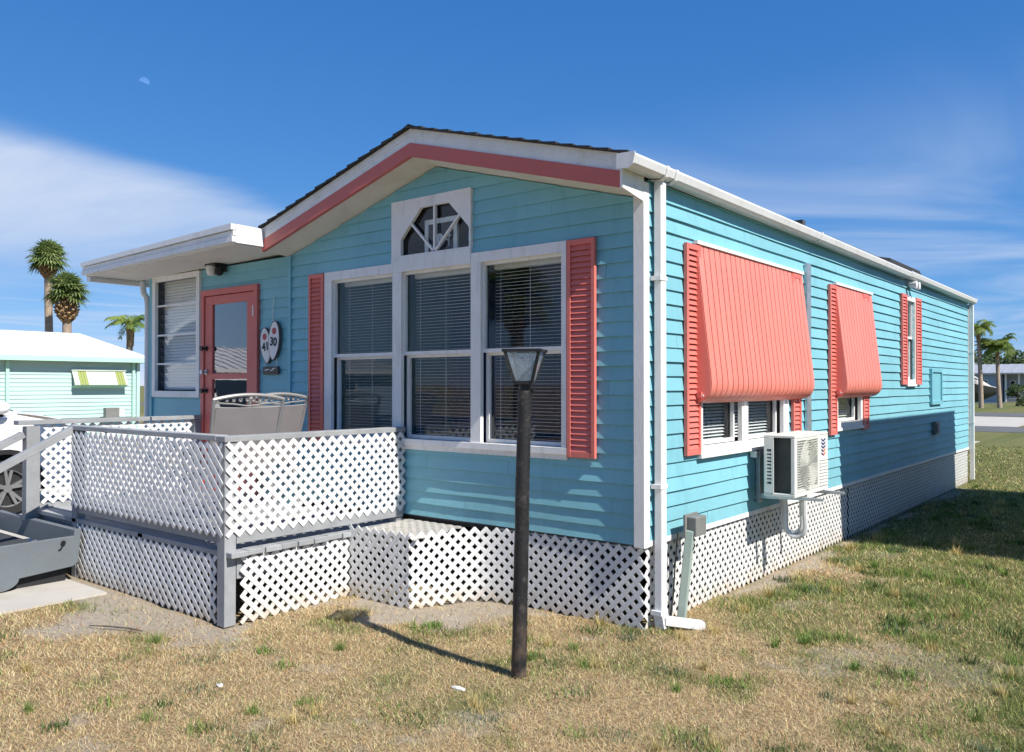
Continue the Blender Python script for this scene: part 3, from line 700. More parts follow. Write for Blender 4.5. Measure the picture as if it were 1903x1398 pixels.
shutter(mS, 'S', 0.526, 0.750, 1.138, 2.684)
shutter(mS, 'S', 2.640, 2.845, 1.165, 2.684)
shutter(mS, 'S', 3.687, 3.895, 1.138, 2.684)
shutter(mS, 'S', 4.815, 5.030, 1.15, 2.684)
shutter(mS, 'S', 6.514, 6.765, 1.657, 2.837)
shutter(mS, 'S', 7.240, 7.530, 1.657, 2.837)

# ---- side windows
def side_window(y0, y1, z0, z1, cols, rail_z, deep=True):
    w = MB(); T = 0.036
    ub(w, mS, y0, cols[0][0], z0, z1, 0, T); ub(w, mS, cols[-1][1], y1, z0, z1, 0, T)
    for c0, c1 in zip(cols, cols[1:]): ub(w, mS, c0[1], c1[0], z0 + 0.06, z1 - 0.06, 0, T)
    ub(w, mS, cols[0][0], cols[-1][1], z1 - 0.06, z1, 0, T - 0.002)
    ub(w, mS, cols[0][0], cols[-1][1], z0, z0 + 0.06, 0, T - 0.002)
    ub(w, mS, y0 - 0.012, y1 + 0.012, z0 - 0.03, z0, 0, T + 0.014)
    wo_ = w.build('window', 'white', house, bevel=0.002)
    for a, b2 in cols:
        sa = MB()
        for zz0, zz1, n0, n1 in ((rail_z, z1 - 0.06, -0.028, 0.0), (z0 + 0.06, rail_z, -0.058, -0.030)):
            ub(sa, mS, a, a + 0.025, zz0, zz1, n0, n1); ub(sa, mS, b2 - 0.025, b2, zz0, zz1, n0, n1)
            ub(sa, mS, a + .025, b2 - .025, zz0, zz0 + .03, n0, n1); ub(sa, mS, a + .025, b2 - .025, zz1 - .03, zz1, n0, n1)
        sa.build('sash', 'white', wo_)
        ub(MB(), mS, a + .02, b2 - .02, rail_z + .02, z1 - .08, -0.018, -0.014).build('pane', 'glass', wo_)
        ub(MB(), mS, a + .02, b2 - .02, z0 + .08, rail_z - .02, -0.048, -0.044).build('pane', 'glass', wo_)
        bl = MB(); z = z0 + 0.08
        while z < z1 - 0.1:
            bl.prism([(-.105, a + .03, z), (-.105, b2 - .03, z), (-.135, b2 - .03, z + .012), (-.135, a + .03, z + .012)],
                     [(-.105, a + .03, z + .0012), (-.105, b2 - .03, z + .0012), (-.135, b2 - .03, z + .0132), (-.135, a + .03, z + .0132)]); z += 0.0265
        o = bl.build('blind', 'blind', wo_, fix=False); o['kind'] = 'stuff'
    return wo_
side_window(0.760, 2.545, 1.135, 2.64, [(0.80, 1.51), (1.635, 2.42)], 1.90)
side_window(3.900, 4.810, 1.20, 2.64, [(3.95, 4.74)], 1.92)
side_window(6.770, 7.235, 1.665, 2.83, [(6.80, 7.205)], 2.27)

# ---- roll-down style metal awnings, one slat after another
prof = [(0.036, 2.700), (0.094, 2.165), (0.146, 1.72), (0.1495, 1.665), (0.146, 1.620), (0.130, 1.578), (0.102, 1.548), (0.066, 1.528), (0.022, 1.516)]
def awning(y0, y1):
    n = round((y1 - y0) / 0.0955); w = (y1 - y0) / n
    hd = MB().box(0.02, 0.052, y0 - 0.015, y1 + 0.015, 2.695, 2.722).build('awning', 'white', house)
    nor = []
    for i in range(len(prof)):
        a, b2 = prof[max(i - 1, 0)], prof[min(i + 1, len(prof) - 1)]; t = Vector((b2[0] - a[0], b2[1] - a[1])).normalized(); nor.append((-t.y, t.x))
    sl = MB(); cross = [(0.0, -0.030), (0.011, -0.030), (0.012, 0.0), (w - 0.002, 0.001), (w - 0.0005, -0.0295)]
    m_ = len(cross); vs = []
    for (x, z), (nx_, nz_) in zip(prof, nor):
        for y, h in cross: vs.append((x + nx_ * h, y, z + nz_ * h))
    for (x, z), (nx_, nz_) in zip(prof, nor):
        for y, h in cross: vs.append((x + nx_ * (h - .0025), y, z + nz_ * (h - .0025)))
    N = len(prof) * m_; fs = []
    for i in range(len(prof) - 1):
        for j in range(m_ - 1):
            fs.append((i * m_ + j, i * m_ + j + 1, (i + 1) * m_ + j + 1, (i + 1) * m_ + j)); fs.append((N + i * m_ + j, N + (i + 1) * m_ + j, N + (i + 1) * m_ + j + 1, N + i * m_ + j + 1))
        for j in (0, m_ - 1): fs.append((i * m_ + j, (i + 1) * m_ + j, N + (i + 1) * m_ + j, N + i * m_ + j))
    for i in (0, len(prof) - 1):
        for j in range(m_ - 1): fs.append((i * m_ + j, N + i * m_ + j, N + i * m_ + j + 1, i * m_ + j + 1))
    sl.add(vs, fs); mesh = sl.mesh('awning_slat', 'coral_awn', smooth=True)
    mesh.set_sharp_from_angle(angle=R(36))
    for k in range(n): link('awning_slat', mesh, hd, loc=(0, y0 + k * w, 0))
    pg = prof + [(0.020, 1.53), (0.020, 2.69)]
    for y in (y0 - 0.006, y1 + 0.002): MB().ext([(x - .001, z) if i else (x, z) for i, (x, z) in enumerate(pg)], 1, y, y + 0.004).build('end_panel', 'coral_awn', hd)
    MB().box(0.05, 0.085, y0 - 0.03, y0 - 0.007, 1.555, 1.60).build('latch', 'coral', hd)
    MB().beam((0.045, y0 - 0.02, 1.575), (0.10, y0 - 0.02, 1.575), 0.012, 0.012).build('latch_pin', 'white', hd)
awning(0.70, 2.895); awning(3.875, 5.16)
# steel channel beside the first awning, access door and meter on the side wall
MB().prism([mS(3.0, 1.20, 0.05), mS(3.11, 1.20, 0.05), mS(3.11, 2.82, 0.05), mS(3.0, 2.82, 0.05)], [mS(3.0, 1.20, 0.019), mS(3.11, 1.20, 0.019), mS(3.11, 2.82, 0.019), mS(3.0, 2.82, 0.019)]).build('steel_channel', 'galv', house, bevel=0.006)
hp = MB(); ub(hp, mS, 8.12, 8.80, 1.37, 1.89, 0.015, 0.03); ub(hp, mS, 8.12, 8.17, 1.37, 1.89, 0.03, 0.05); ub(hp, mS, 8.75, 8.80, 1.37, 1.89, 0.03, 0.05); ub(hp, mS, 8.17, 8.75, 1.84, 1.89, 0.03, 0.05); ub(hp, mS, 8.17, 8.75, 1.37, 1.42, 0.03, 0.05)
hp.build('access_hatch', 'teal_trim', house)
mt_ = MB(); ub(mt_, mS, 8.26, 8.46, 0.93, 1.12, 0.016, 0.07); ub(mt_, mS, 8.29, 8.43, 0.96, 1.09, 0.07, 0.085); mt_.build('outlet_cover', 'box_grey', house, bevel=0.004)
# low vent box on the roof
rv = MB(); xv = -0.55; zv = zr(xv, -0.02)
rv.prism([(xv - .28, 7.3, zv + .06), (xv + .28, 7.3, zv - .06), (xv + .28, 9.2, zv - .06), (xv - .28, 9.2, zv + .06)], [(xv - .22, 7.4, zv + .20), (xv + .22, 7.4, zv + .10), (xv + .22, 9.1, zv + .10), (xv - .22, 9.1, zv + .20)])
rv.build('roof_vent', 'shingle', house)

# ---- annex beside the gable: its own wall, flat roof, door and window
XA = -6.60
AH = [(-5.46, -4.43, 0.5, 2.67), (-6.47, -5.56, 1.56, 2.86)]
wall_a = sheath(mF, XA, XW - 0.035, 0.45, 2.90, AH).build('wall', 'inside', house)
siding(wall_a, mF, XA + 0.05, XW - 0.03, 1.50, 2.91, AH, 'teal_x', e=0.1016, lip=0.010)
siding(wall_a, mF, -4.40, XW - 0.03, 0.46, 1.50, AH, 'teal_x', e=0.1016, lip=0.010)
ub(MB(), mF, XA + 0.05, -5.48, 0.46, 1.497, -0.006, 0.010).build('wall_panel', 'teal_trim', wall_a)
MB().box(XA - 0.01, XA + 0.05, -0.03, 0.06, 0.4, 2.92).build('corner_trim', 'teal_trim', house)
MB().box(XA, XA + 0.09, 0.095, 6.0, 0.4, 2.90).build('wall', 'teal_y', house)
MB().box(XA + 0.1, XW - 0.02, 6.0, 6.09, 0.4, 2.90).build('wall', 'teal_x', house)
MB().box(XA + 0.1, XW - 0.02, 0.12, 5.98, 0.44, 0.50).build('floor_deck', 'inside', house)
MB().box(XA + 0.1, XW - 0.02, 2.6, 2.66, 0.51, 2.88).build('partition', 'inside', house)
# roof of the annex: sloping sheet with ribbed front edge
XR0, XR1 = -6.98, -3.935
def za(x): return 2.905 + (x - XR0) / (XR1 - XR0) * 0.055
ar = MB().prism([(XR0, -0.60, za(XR0)), (XR1, -0.60, za(XR1)), (XR1, -0.60, za(XR1) + .155), (XR0, -0.60, za(XR0) + .13)], [(XR0, 6.3, za(XR0)), (XR1, 6.3, za(XR1)), (XR1, 6.3, za(XR1) + .155), (XR0, 6.3, za(XR0) + .13)]).build('annex_roof', 'old_white', house)
for o0, o1, y in ((0.008, 0.060, -0.640), (0.066, 0.112, -0.628), (0.118, 0.172, -0.652)):
    s = 0.86
    MB().prism([(XR0 - .01, y, za(XR0) + o0 * s), (XR1 + .004, y, za(XR1) + o0), (XR1 + .004, y, za(XR1) + o1), (XR0 - .01, y, za(XR0) + o1 * s)],
               [(XR0 - .01, -0.601, za(XR0) + o0 * s), (XR1 + .004, -0.601, za(XR1) + o0), (XR1 + .004, -0.601, za(XR1) + o1), (XR0 - .01, -0.601, za(XR0) + o1 * s)]).build('roof_edge_rib', 'gutter', ar)
MB().prism([(XR1 + .0005, -0.600, za(XR1) + .0), (XR1 + .0005, -0.31, za(XR1) - .0), (XR1 + .0005, -0.31, za(XR1) + .165), (XR1 + .0005, -0.600, za(XR1) + .172)], [(XR1 + .012, -0.600, za(XR1) + .0), (XR1 + .012, -0.31, za(XR1) - .0), (XR1 + .012, -0.31, za(XR1) + .165), (XR1 + .012, -0.600, za(XR1) + .172)]).build('roof_end_cap', 'old_white', ar)
MB().prism([(XR0 + .02, -.598, za(XR0) - .012), (XR1, -.598, za(XR1) - .012), (XR1, -.598, za(XR1) - .002), (XR0 + .02, -.598, za(XR0) - .002)], [(XR0 + .02, .02, za(XR0) - .012), (XR1, .02, za(XR1) - .012), (XR1, .02, za(XR1) - .002), (XR0 + .02, .02, za(XR0) - .002)]).build('soffit', 'soffit', house)
MB().box(XR0 + 0.02, XR0 + 0.10, -0.59, 5.9, 2.84, 2.892).build('eave_beam', 'old_white', house)
MB().tube([(-6.78, -0.02, 2.89), (-6.78, -0.02, 2.80), (-6.76, -0.02, 2.74), (-6.69, -0.02, 2.68), (-6.665, -0.02, 2.60), (-6.665, -0.02, 0.1)], 0.035, 10).build('downspout', 'gutter', house, smooth=True)
# annex window: jalousie style with a centre rail
aw = MB()
for a, b2 in ((-6.53, -6.46), (-5.575, -5.51)): ub(aw, mF, a, b2, 1.515, 2.905, 0.002, 0.04)
ub(aw, mF, -6.46, -5.575, 2.845, 2.905, 0.002, 0.038); ub(aw, mF, -6.46, -5.575, 1.515, 1.585, 0.002, 0.038)
for z in (2.555, 2.215, 1.885): ub(aw, mF, -6.46, -5.575, z, z + 0.020, 0.002, 0.020)
aw_o = aw.build('window', 'white', house, bevel=0.002)
for k in range(13):
    z = 1.60 + k * 0.0955
    MB().prism([(-6.45, 0.045, z), (-5.58, 0.045, z), (-5.58, 0.02, z + .098), (-6.45, 0.02, z + .098)], [(-6.45, 0.041, z), (-5.58, 0.041, z), (-5.58, 0.016, z + .098), (-6.45, 0.016, z + .098)]).build('louvre_pane', 'glass', aw_o)
bl = MB(); z = 1.60
while z < 2.84:
    bl.prism([(-6.46, .075, z), (-5.57, .075, z), (-5.57, .085, z + .032), (-6.46, .085, z + .032)], [(-6.46, .0765, z), (-5.57, .0765, z), (-5.57, .0865, z + .032), (-6.46, .0865, z + .032)]); z += .034
o = bl.build('blind', 'blind', aw_o, fix=False); o['kind'] = 'stuff'
# coral door with two lights
df = MB()
ub(df, mF, -5.47, -5.41, 0.50, 2.612, 0.0, 0.045); ub(df, mF, -4.48, -4.42, 0.50, 2.612, 0.0, 0.045); ub(df, mF, -5.47, -4.42, 2.612, 2.675, 0.0, 0.045)
door = df.build('door', 'coral_door', house, bevel=0.002)
lf = MB()
ub(lf, mF, -5.405, -5.265, 0.52, 2.605, -0.01, 0.03); ub(lf, mF, -4.62, -4.485, 0.52, 2.605, -0.01, 0.03)
for a, b2 in ((2.515, 2.605), (1.715, 1.775), (0.52, 0.76)): ub(lf, mF, -5.265, -4.62, a, b2, -0.01, 0.03)
leaf = lf.build('door_leaf', 'coral_door', door, bevel=0.003)
ub(MB(), mF, -5.27, -4.615, 1.77, 2.52, 0.008, 0.013).build('pane', 'door_glass', door)
ub(MB(), mF, -5.27, -4.615, 0.75, 1.72, 0.008, 0.013).build('pane', 'door_glass', door)
for z, c in ((2.045, 'black_metal'), (1.79, 'galv'), (1.59, 'black_metal')):
    MB().lathe([(0.028, -0.032), (0.028, -0.042), (0.012, -0.045), (0.012, -0.075), (0.026, -0.080), (0.026, -0.10)], (-5.37, 0, z), 14, axis=1).build('handle', c, door, smooth=True)
for z in (2.35, 1.30): MB().box(-4.492, -4.476, -0.052, -0.044, z, z + 0.11).build('hinge', 'white', door)

# ------------------------------------------------------------------ deck
deck = thing('porch_deck', (-3.9, -0.85, 0), 'raised grey wood deck with white lattice railings in front of the coral door', 'deck')
def dk(name, x0, x1, y0, y1, z0, z1, mat='grey_wood_h', bev=0.004): return MB().box(x0, x1, y0, y1, z0, z1).build(name, mat, deck, bevel=bev)
y = -1.70; k = 0
while y < -0.05:
    w = 0.134; e0 = -2.255 + random.uniform(-.012, .012); zj = random.uniform(-.002, .002)
    dk('deck_board', -5.52, e0 if y < -0.35 else -2.30, y, min(y + w, -0.02), 0.462 + zj, 0.50 + zj); y += w + 0.006
dk('rim_joist', -2.345, -2.305, -1.62, -0.03, 0.30, 0.4615); dk('rim_joist', -5.5, -2.46, -1.66, -1.62, 0.30, 0.4615)
# posts
dk('post', -2.405, -2.312, -1.712, -1.622, -0.02, 1.254, 'grey_wood')
dk('post', -4.715, -4.63, -1.700, -1.62, -0.02, 1.254, 'grey_wood')
dk('post', -2.41, -2.322, -0.105, -0.025, 0.08, 1.254, 'grey_wood')
dk('post', -5.545, -5.445, -1.79, -1.672, 0.40, 1.268, 'grey_wood'); dk('post', -5.545, -5.455, -0.12, -0.03, 0.0, 1.28, 'grey_wood')
dk('post', -3.55, -3.47, -1.70, -1.665, 0.36, 0.50, 'grey_wood')
# rails
dk('top_rail', -2.412, -2.300, -1.720, -0.012, 1.255, 1.296); dk('top_rail', -4.72, -2.4125, -1.722, -1.622, 1.262, 1.300)
dk('bottom_rail', -2.345, -2.306, -1.620, -0.03, 0.545, 0.640); dk('bottom_rail', -4.63, -2.406, -1.690, -1.652, 0.545, 0.640)
dk('top_rail', -5.56, -5.44, -1.86, -0.62, 1.284, 1.325); dk('top_rail', -5.56, -5.44, -0.6, -0.04, 1.284, 1.325)
dk('bottom_rail', -5.52, -5.48, -1.67, -0.12, 0.455, 0.545)
dk('skirt_rail', -4.62, -2.41, -1.684, -1.656, 0.40, 0.455)
MB().beam((-4.69, -1.66, 1.290), (-4.69, -3.0, 0.595), 0.075, 0.060).build('handrail', 'grey_wood', deck, bevel=0.004)
MB().beam((-5.50, -1.80, 1.195), (-5.50, -3.0, 0.60), 0.075, 0.060).build('handrail', 'grey_wood', deck, bevel=0.004)
for x in (-4.69, -5.50): dk('post', x - 0.045, x + 0.045, -3.05, -2.96, 0.0, 0.66, 'grey_wood')
# lattice panels on the deck
lattice(deck, lambda u, v, n: (-2.3055 + n, -1.692 + u, 0.612 + v), 1.665, 0.632)
lattice(deck, lambda u, v, n: (-4.68 + u, -1.7135 - n, 0.612 + v), 2.34, 0.645)
lattice(deck, lambda u, v, n: (-2.285 + n, -1.590 + u, 0.0 + v), 0.95, 0.435)
lattice(deck, lambda u, v, n: (-4.60 + u, -1.694 - n, 0.0 + v), 2.17, 0.43)
lattice(deck, lambda u, v, n: (-5.478 + n, -1.635 + u, 0.552 + v), 1.49, 0.72)
MB().box(-5.4, -2.5, -0.08, -0.05, -0.01, 0.44).build('shade_backing', 'dark', deck)  # black sheet added to paint the shade under the deck

# ------------------------------------------------------------------ grey ramp tray at the foot of the deck
ramp = thing('access_ramp', (-5.3, -2.4, 0), 'low grey painted ramp box with raised sides and dark gritty floor on the concrete', 'ramp')
sidep = [(-3.3, 0.01), (-2.36, 0.01)] + [(-2.36 + 0.15 * math.sin(a), 0.01 + 0.085 * (1 - math.cos(a))) for a in np.linspace(0.3, math.pi / 2, 6)] + [(-1.80, 0.125), (-1.755, 0.15), (-1.735, 0.385), (-1.80, 0.378), (-3.3, 0.36)]
MB().ext(sidep, 0, -4.490, -4.455).build('side_panel', 'grey_paint', ramp, bevel=0.004)
MB().ext([(-3.3, 0.01), (-1.80, 0.125), (-1.735, 0.385), (-3.3, 0.36)], 0, -6.30, -6.265).build('side_panel', 'grey_paint', ramp, bevel=0.004)
MB().prism([(-4.4545, -1.80, .26), (-4.4545, -1.745, .26), (-4.4545, -1.73, .428), (-4.4545, -1.785, .428)], [(-6.26, -1.80, .26), (-6.26, -1.745, .26), (-6.26, -1.73, .428), (-6.26, -1.785, .428)]).build('end_board', 'grey_paint', ramp, bevel=0.004)
MB().box(-6.26, -4.492, -3.3, -1.81, 0.20, 0.24).build('ramp_floor', 'grit', ramp)
MB().box(-6.25, -4.52, -3.2, -1.83, 0.0, 0.19).build('ramp_frame', 'dark', ramp)  # block coloured black, painting the shaded recess under the tray
MB().lathe([(0.012, -4.454), (0.012, -4.446), (0.02, -4.444), (0.02, -4.440)], (0, -1.88, 0.335), 12, axis=0).build('eye_bolt', 'black_metal', ramp)
MB().tube([(-4.449, -1.88, .335), (-4.444, -1.884, .31), (-4.446, -1.90, .285), (-4.449, -1.915, .28)], 0.006, 6).build('hook', 'black_metal', ramp)

# ------------------------------------------------------------------ lamp post
lp = thing('lamp_post', (-0.105, -1.228, 0), 'weathered black lamp post with tapered open-topped glass lantern on the lawn', 'lamp post')
pb = Vector((-0.112, -1.230, -0.05)); pt = Vector((-0.080, -1.216, 1.62))
pts = [pb.lerp(pt, t) + Vector((random.uniform(-.0015, .0015), random.uniform(-.0015, .0015), 0)) for t in np.linspace(0, 1, 14)]
MB().tube(pts, [0.0445, .0435, .043, .0425, .042, .042, .0415, .041, .041, .0405, .040, .040, .0395, .039], 20).build('pole', 'pole', lp, smooth=True)
c0 = pt + Vector((0.002, 0.001, 0))
MB().lathe([(0.034, -0.03), (0.034, 0.035), (0.040, 0.037), (0.040, 0.052)], c0, 18).build('collar', 'black_metal', lp, smooth=True)
MB().beam(c0 + Vector((.026, .016, -.0)), c0 + Vector((.052, .022, .0)), 0.022, 0.022).build('photocell', 'black_metal', lp, bevel=0.003)
rot = Matrix.Rotation(R(27), 3, 'Z')
zb_, zt_ = c0.z + 0.055, 1.845; hb, ht = 0.052, 0.098
cb = [c0 + rot @ Vector((sx * hb, sy * hb, 0)) for sx, sy in ((-1, -1), (1, -1), (1, 1), (-1, 1))]
for v in cb: v.z = zb_
ct = [c0 + rot @ Vector((sx * ht, sy * ht, 0)) for sx, sy in ((-1, -1), (1, -1), (1, 1), (-1, 1))]
for v in ct: v.z = zt_
base = MB().prism([v - Vector((0, 0, .022)) for v in cb], [v for v in cb]).build('lantern_base', 'black_metal', lp, bevel=0.003)
for i in range(4):
    MB().beam(cb[i], ct[i], 0.013, 0.013).build('lantern_bar', 'black_metal', lp)
    j = (i + 1) % 4; MB().beam(ct[i] + (ct[i] - ct[j]) * .07, ct[j] + (ct[j] - ct[i]) * .07, 0.016, 0.016).build('lantern_top_bar', 'black_metal', lp)
    ce = (cb[i] + cb[j] + ct[i] + ct[j]) / 4; inn = (Vector((c0.x, c0.y, ce.z)) - ce).normalized() * 0.003
    MB().prism([cb[i], cb[j], ct[j], ct[i]], [cb[i] + inn, cb[j] + inn, ct[j] + inn, ct[i] + inn]).build('lantern_pane', 'lamp_glass', lp)

# ------------------------------------------------------------------ air conditioner on wall brackets
ac = thing('air_conditioner', (0.28, 2.05, 0.70), 'cream outdoor air conditioner unit on steel wall brackets below the wide coral awning', 'air conditioner')
X0, X1, Y0, Y1, Z0, Z1 = 0.155, 0.415, 1.655, 2.455, 0.745, 1.245
cas = MB()
cas.box(X0, X1, Y0, Y1, Z1 - 0.022, Z1); cas.box(X0, X1, Y0, Y1, Z0, Z0 + 0.03)
cas.box(X1 - 0.035, X1 - 0.001, Y0 + .0, Y0 + 0.06, Z0 + .03, Z1 - .022)
cas.box(X0 + 0.001, X0 + 0.02, Y0 + 0.001, Y0 + 0.075, Z0 + .03, Z1 - .022)
cas.box(X1 - 0.02, X1 - 0.002, 2.20, Y1, Z0 + .03, Z1 - .022); cas.box(X0 + .03, X1 - .021, Y1 - 0.02, Y1 - .001, Z0 + .03, Z1 - .022)
cas.box(X1 - 0.02, X1 - .002, Y0 + .06, 2.20, Z0 + .03, Z0 + .06); cas.box(X1 - 0.02, X1 - .002, Y0 + .06, 2.20, Z1 - .05, Z1 - .022)
casing = cas.build('casing', 'ac', ac, bevel=0.006)
MB().box(X0 + 0.04, X1 - 0.06, Y0 + 0.05, Y1 - 0.03, Z0 + .03, Z1 - .03).build('coil', 'ac_dark', ac)
# slotted corner plate on the near side
sp_ = MB(); a0, a1 = X0 + .012, X0 + 0.085
sp_.box(a0, a1, Y0 - .004, Y0 + .004, Z1 - 0.115, Z1 - .024); sp_.box(a0, a1, Y0 - .004, Y0 + .004, Z0 + .03, Z0 + .10)
sp_.box(a0, a0 + .016, Y0 - .004, Y0 + .004, Z0 + .10, Z1 - .115); sp_.box(a1 - .018, a1, Y0 - .004, Y0 + .004, Z0 + .10, Z1 - .115)
n = 10; st = (Z1 - Z0 - .215) / n
for k in range(1, n): sp_.box(a0 + .016, a1 - .018, Y0 - .003, Y0 + .003, Z0 + .10 + k * st - .008, Z0 + .10 + k * st + .008)
sp_.build('slotted_plate', 'ac', ac)
# round wire fan guard on the front
gd = MB(); cy_, cz_ = 1.965, 0.995; xg = X1 + 0.004
for r in np.linspace(0.03, 0.205, 13): gd.tube([(xg, cy_ + r * math.cos(a), cz_ + r * math.sin(a)) for a in np.linspace(0, 2 * math.pi, 33)], 0.0028, 4, caps=False)
for k in range(16):
    a = 2 * math.pi * k / 16; gd.tube([(xg - .002, cy_ + .02 * math.cos(a), cz_ + .02 * math.sin(a)), (xg - .002, cy_ + .215 * math.cos(a), cz_ + .215 * math.sin(a))], 0.0028, 4)
for k in range(22):
    z = Z0 + .045 + k * .0205; gd.box(xg - .006, xg - .003, Y0 + .05, 2.21, z, z + .006)
for k in range(26):
    yv = Y0 + .055 + k * .0207; gd.box(xg - .009, xg - .0065, yv, yv + .005, Z0 + .04, Z1 - .03)
gd.build('fan_guard', 'ac_grille', ac)
fb = MB()
for k in range(3):
    a = 2.1 * k; fb.prism([(X1 - .05, cy_ + .03 * math.cos(a), cz_ + .03 * math.sin(a)), (X1 - .05, cy_ + .19 * math.cos(a), cz_ + .19 * math.sin(a)), (X1 - .03, cy_ + .19 * math.cos(a + .9), cz_ + .19 * math.sin(a + .9)), (X1 - .03, cy_ + .03 * math.cos(a + .9), cz_ + .03 * math.sin(a + .9))],
                          [(X1 - .047, cy_ + .03 * math.cos(a), cz_ + .03 * math.sin(a)), (X1 - .047, cy_ + .19 * math.cos(a), cz_ + .19 * math.sin(a)), (X1 - .027, cy_ + .19 * math.cos(a + .9), cz_ + .19 * math.sin(a + .9)), (X1 - .027, cy_ + .03 * math.cos(a + .9), cz_ + .03 * math.sin(a + .9))])
fb.build('fan', 'box_grey', ac)
for k in range(9): MB().box(X1 - .002, X1 + .006, 2.24, Y1 - .015, 0.79 + k * 0.027, 0.80 + k * 0.027).build('vent_rib', 'ac', ac)
M['logo_blue'] = paint('badge_navy', (0.03, 0.04, 0.15), 0.5, .05, 3, bump=0); M['logo_red'] = paint('badge_red', (0.6, 0.10, 0.05), 0.5, .05, 3, bump=0)
for k in range(5):
    z = 1.195 - k * .030
    for (ya, yb, sgn, mt) in ((2.285, 2.335, -1, 'logo_blue'), (2.335, 2.385, 1, 'logo_blue' if k < 3 else 'logo_red')):
        zl, zr2 = (z, z - .018) if sgn < 0 else (z - .018, z)
        MB().prism([(X1 + .0005, ya, zl), (X1 + .0005, yb, zr2), (X1 + .0005, yb, zr2 - .015), (X1 + .0005, ya, zl - .015)], [(X1 - .004, ya, zl), (X1 - .004, yb, zr2), (X1 - .004, yb, zr2 - .015), (X1 - .004, ya, zl - .015)]).build('badge_chevron', mt, casing)
for y in (1.85, 2.40):
    br = MB(); br.box(0.019, 0.055, y - .022, y + .022, 0.66, 1.10); br.prism([(0.056, y - .02, .70), (0.056, y + .02, .70), (0.056, y + .02, .742), (0.056, y - .02, .742)], [(0.57, y - .02, .715), (0.57, y + .02, .715), (0.57, y + .02, .735), (0.57, y - .02, .735)])
    br.build('bracket', 'galv', ac, bevel=0.002)
MB().box(0.020, 0.05, 1.72, 2.50, 1.06, 1.095).build('cross_bar', 'galv', ac)
MB().box(0.022, 0.075, 1.705, 1.7195, 1.05, 1.10).build('bar_end', 'white', ac)
for off, dp in ((0.0, 0.0), (0.042, 0.02)):
    cpts = [(0.37 - off, 2.00 + off, .75), (0.37 - off, 2.00 + off, .56)] + [(0.285 - off + 0.085 * math.cos(math.pi * t), 2.02 + off, 0.47 + dp - 0.095 * math.sin(math.pi * t)) for t in np.linspace(0, 1, 10)] + [(0.195 - off, 2.04 + off, .60), (0.17 - off, 2.06 + off, .74)]
    MB().tube(cpts, 0.021, 8).build('hose', 'gutter', ac, smooth=True)

# ------------------------------------------------------------------ small fixtures
wl_ = thing('wall_lamp', (-5.08, -0.06, 2.86), 'black wall lamp with white glass shade above the coral door', 'wall lamp')
MB().box(-5.16, -5.02, -0.03, -0.012, 2.85, 2.97).build('back_plate', 'black_metal', wl_, bevel=0.004)
MB().box(-5.19, -4.99, -0.17, -0.031, 2.905, 2.955).build('arm', 'black_metal', wl_, bevel=0.008)
MB().lathe([(0.052, 0.905 + 2.0), (0.055, 2.86), (0.045, 2.82), (0.03, 2.805)], (-5.115, -0.13, 0), 18).build('shade', 'sign_white', wl_, smooth=True)
MB().lathe([(0.03, 2.90), (0.045, 2.86), (0.045, 2.82), (0.02, 2.80)], (-5.02, -0.10, 0), 14).build('sensor', 'black_metal', wl_, smooth=True)
fl = thing('flood_light', (0.06, 6.95, 3.0), 'small white twin floodlight under the roof gutter', 'floodlight')
MB().box(0.02, 0.05, 6.88, 7.02, 2.95, 3.02).build('mount', 'gutter', fl)
for y in (6.86, 7.02): MB().lathe([(0.02, 0.0), (0.045, 0.05), (0.05, 0.09), (0.042, 0.092)], (0.05, y, 2.97), 12, axis=0).build('lamp_head', 'gutter', fl, smooth=True)

sg = thing('house_number_sign', (-4.2, -0.03, 1.8), 'pair of white surfboard shaped number plaques reading 41 and 30 beside the coral door', 'sign')
def surfboard(cx, cz, hw, hh, tilt, txt, y):
    n = 24; pl_ = []
    for i in range(n):
        a = 2 * math.pi * i / n; s = math.sin(a); w = hw * math.cos(a) * (1.0 if s > 0 else 1.0 - 0.25 * s * s)
        x, z = w, hh * s; pl_.append((cx + x * math.cos(tilt) + z * math.sin(tilt), cz + z * math.cos(tilt) - x * math.sin(tilt)))
    b_ = MB().ext(pl_, 1, y - 0.022, y).build('surfboard', 'sign_white', sg, bevel=0.004)
    e_ = MB().ext([((px - cx) * 1.05 + cx, (pz - cz) * 1.03 + cz) for px, pz in pl_], 1, y - 0.0215, y + 0.004).build('board_edge', 'wood_dark', b_)
    dc = (cx + hh * .5 * math.sin(tilt), cz + hh * .5 * math.cos(tilt))
    MB().lathe([(0.033, 0.0), (0.033, 0.002)], (dc[0], y - 0.0245, dc[1]), 18, axis=1).build('red_dot', 'sign_red', b_)
    cu = bpy.data.curves.new('number', 'FONT'); cu.body = txt; cu.size = 0.115; cu.align_x = 'CENTER'; cu.align_y = 'CENTER'; cu.extrude = 0.001; cu.offset = 0.003
    to = bpy.data.objects.new('tmp', cu); COL.objects.link(to)
    dg = bpy.context.evaluated_depsgraph_get(); me_ = bpy.data.meshes.new_from_object(to.evaluated_get(dg)); bpy.data.objects.remove(to)
    tc_ = (cx + hh * -.08 * math.sin(tilt), cz - hh * .08 * math.cos(tilt))
    me_.transform(Matrix.Translation((tc_[0], y - 0.0245, tc_[1])) @ Matrix.Rotation(R(90), 4, 'X') @ Matrix.Rotation(-tilt, 4, 'Z'))
    me_.materials.clear(); me_.materials.append(M['ink']); link('number', me_, b_)
surfboard(-4.275, 2.045, 0.083, 0.178, -0.16, '41', -0.022)
surfboard(-4.128, 2.090, 0.086, 0.190, 0.10, '30', -0.030)
pq = MB().box(-4.325, -4.075, -0.040, -0.018, 1.755, 1.835).build('plaque', 'wood_dark', sg, bevel=0.003)
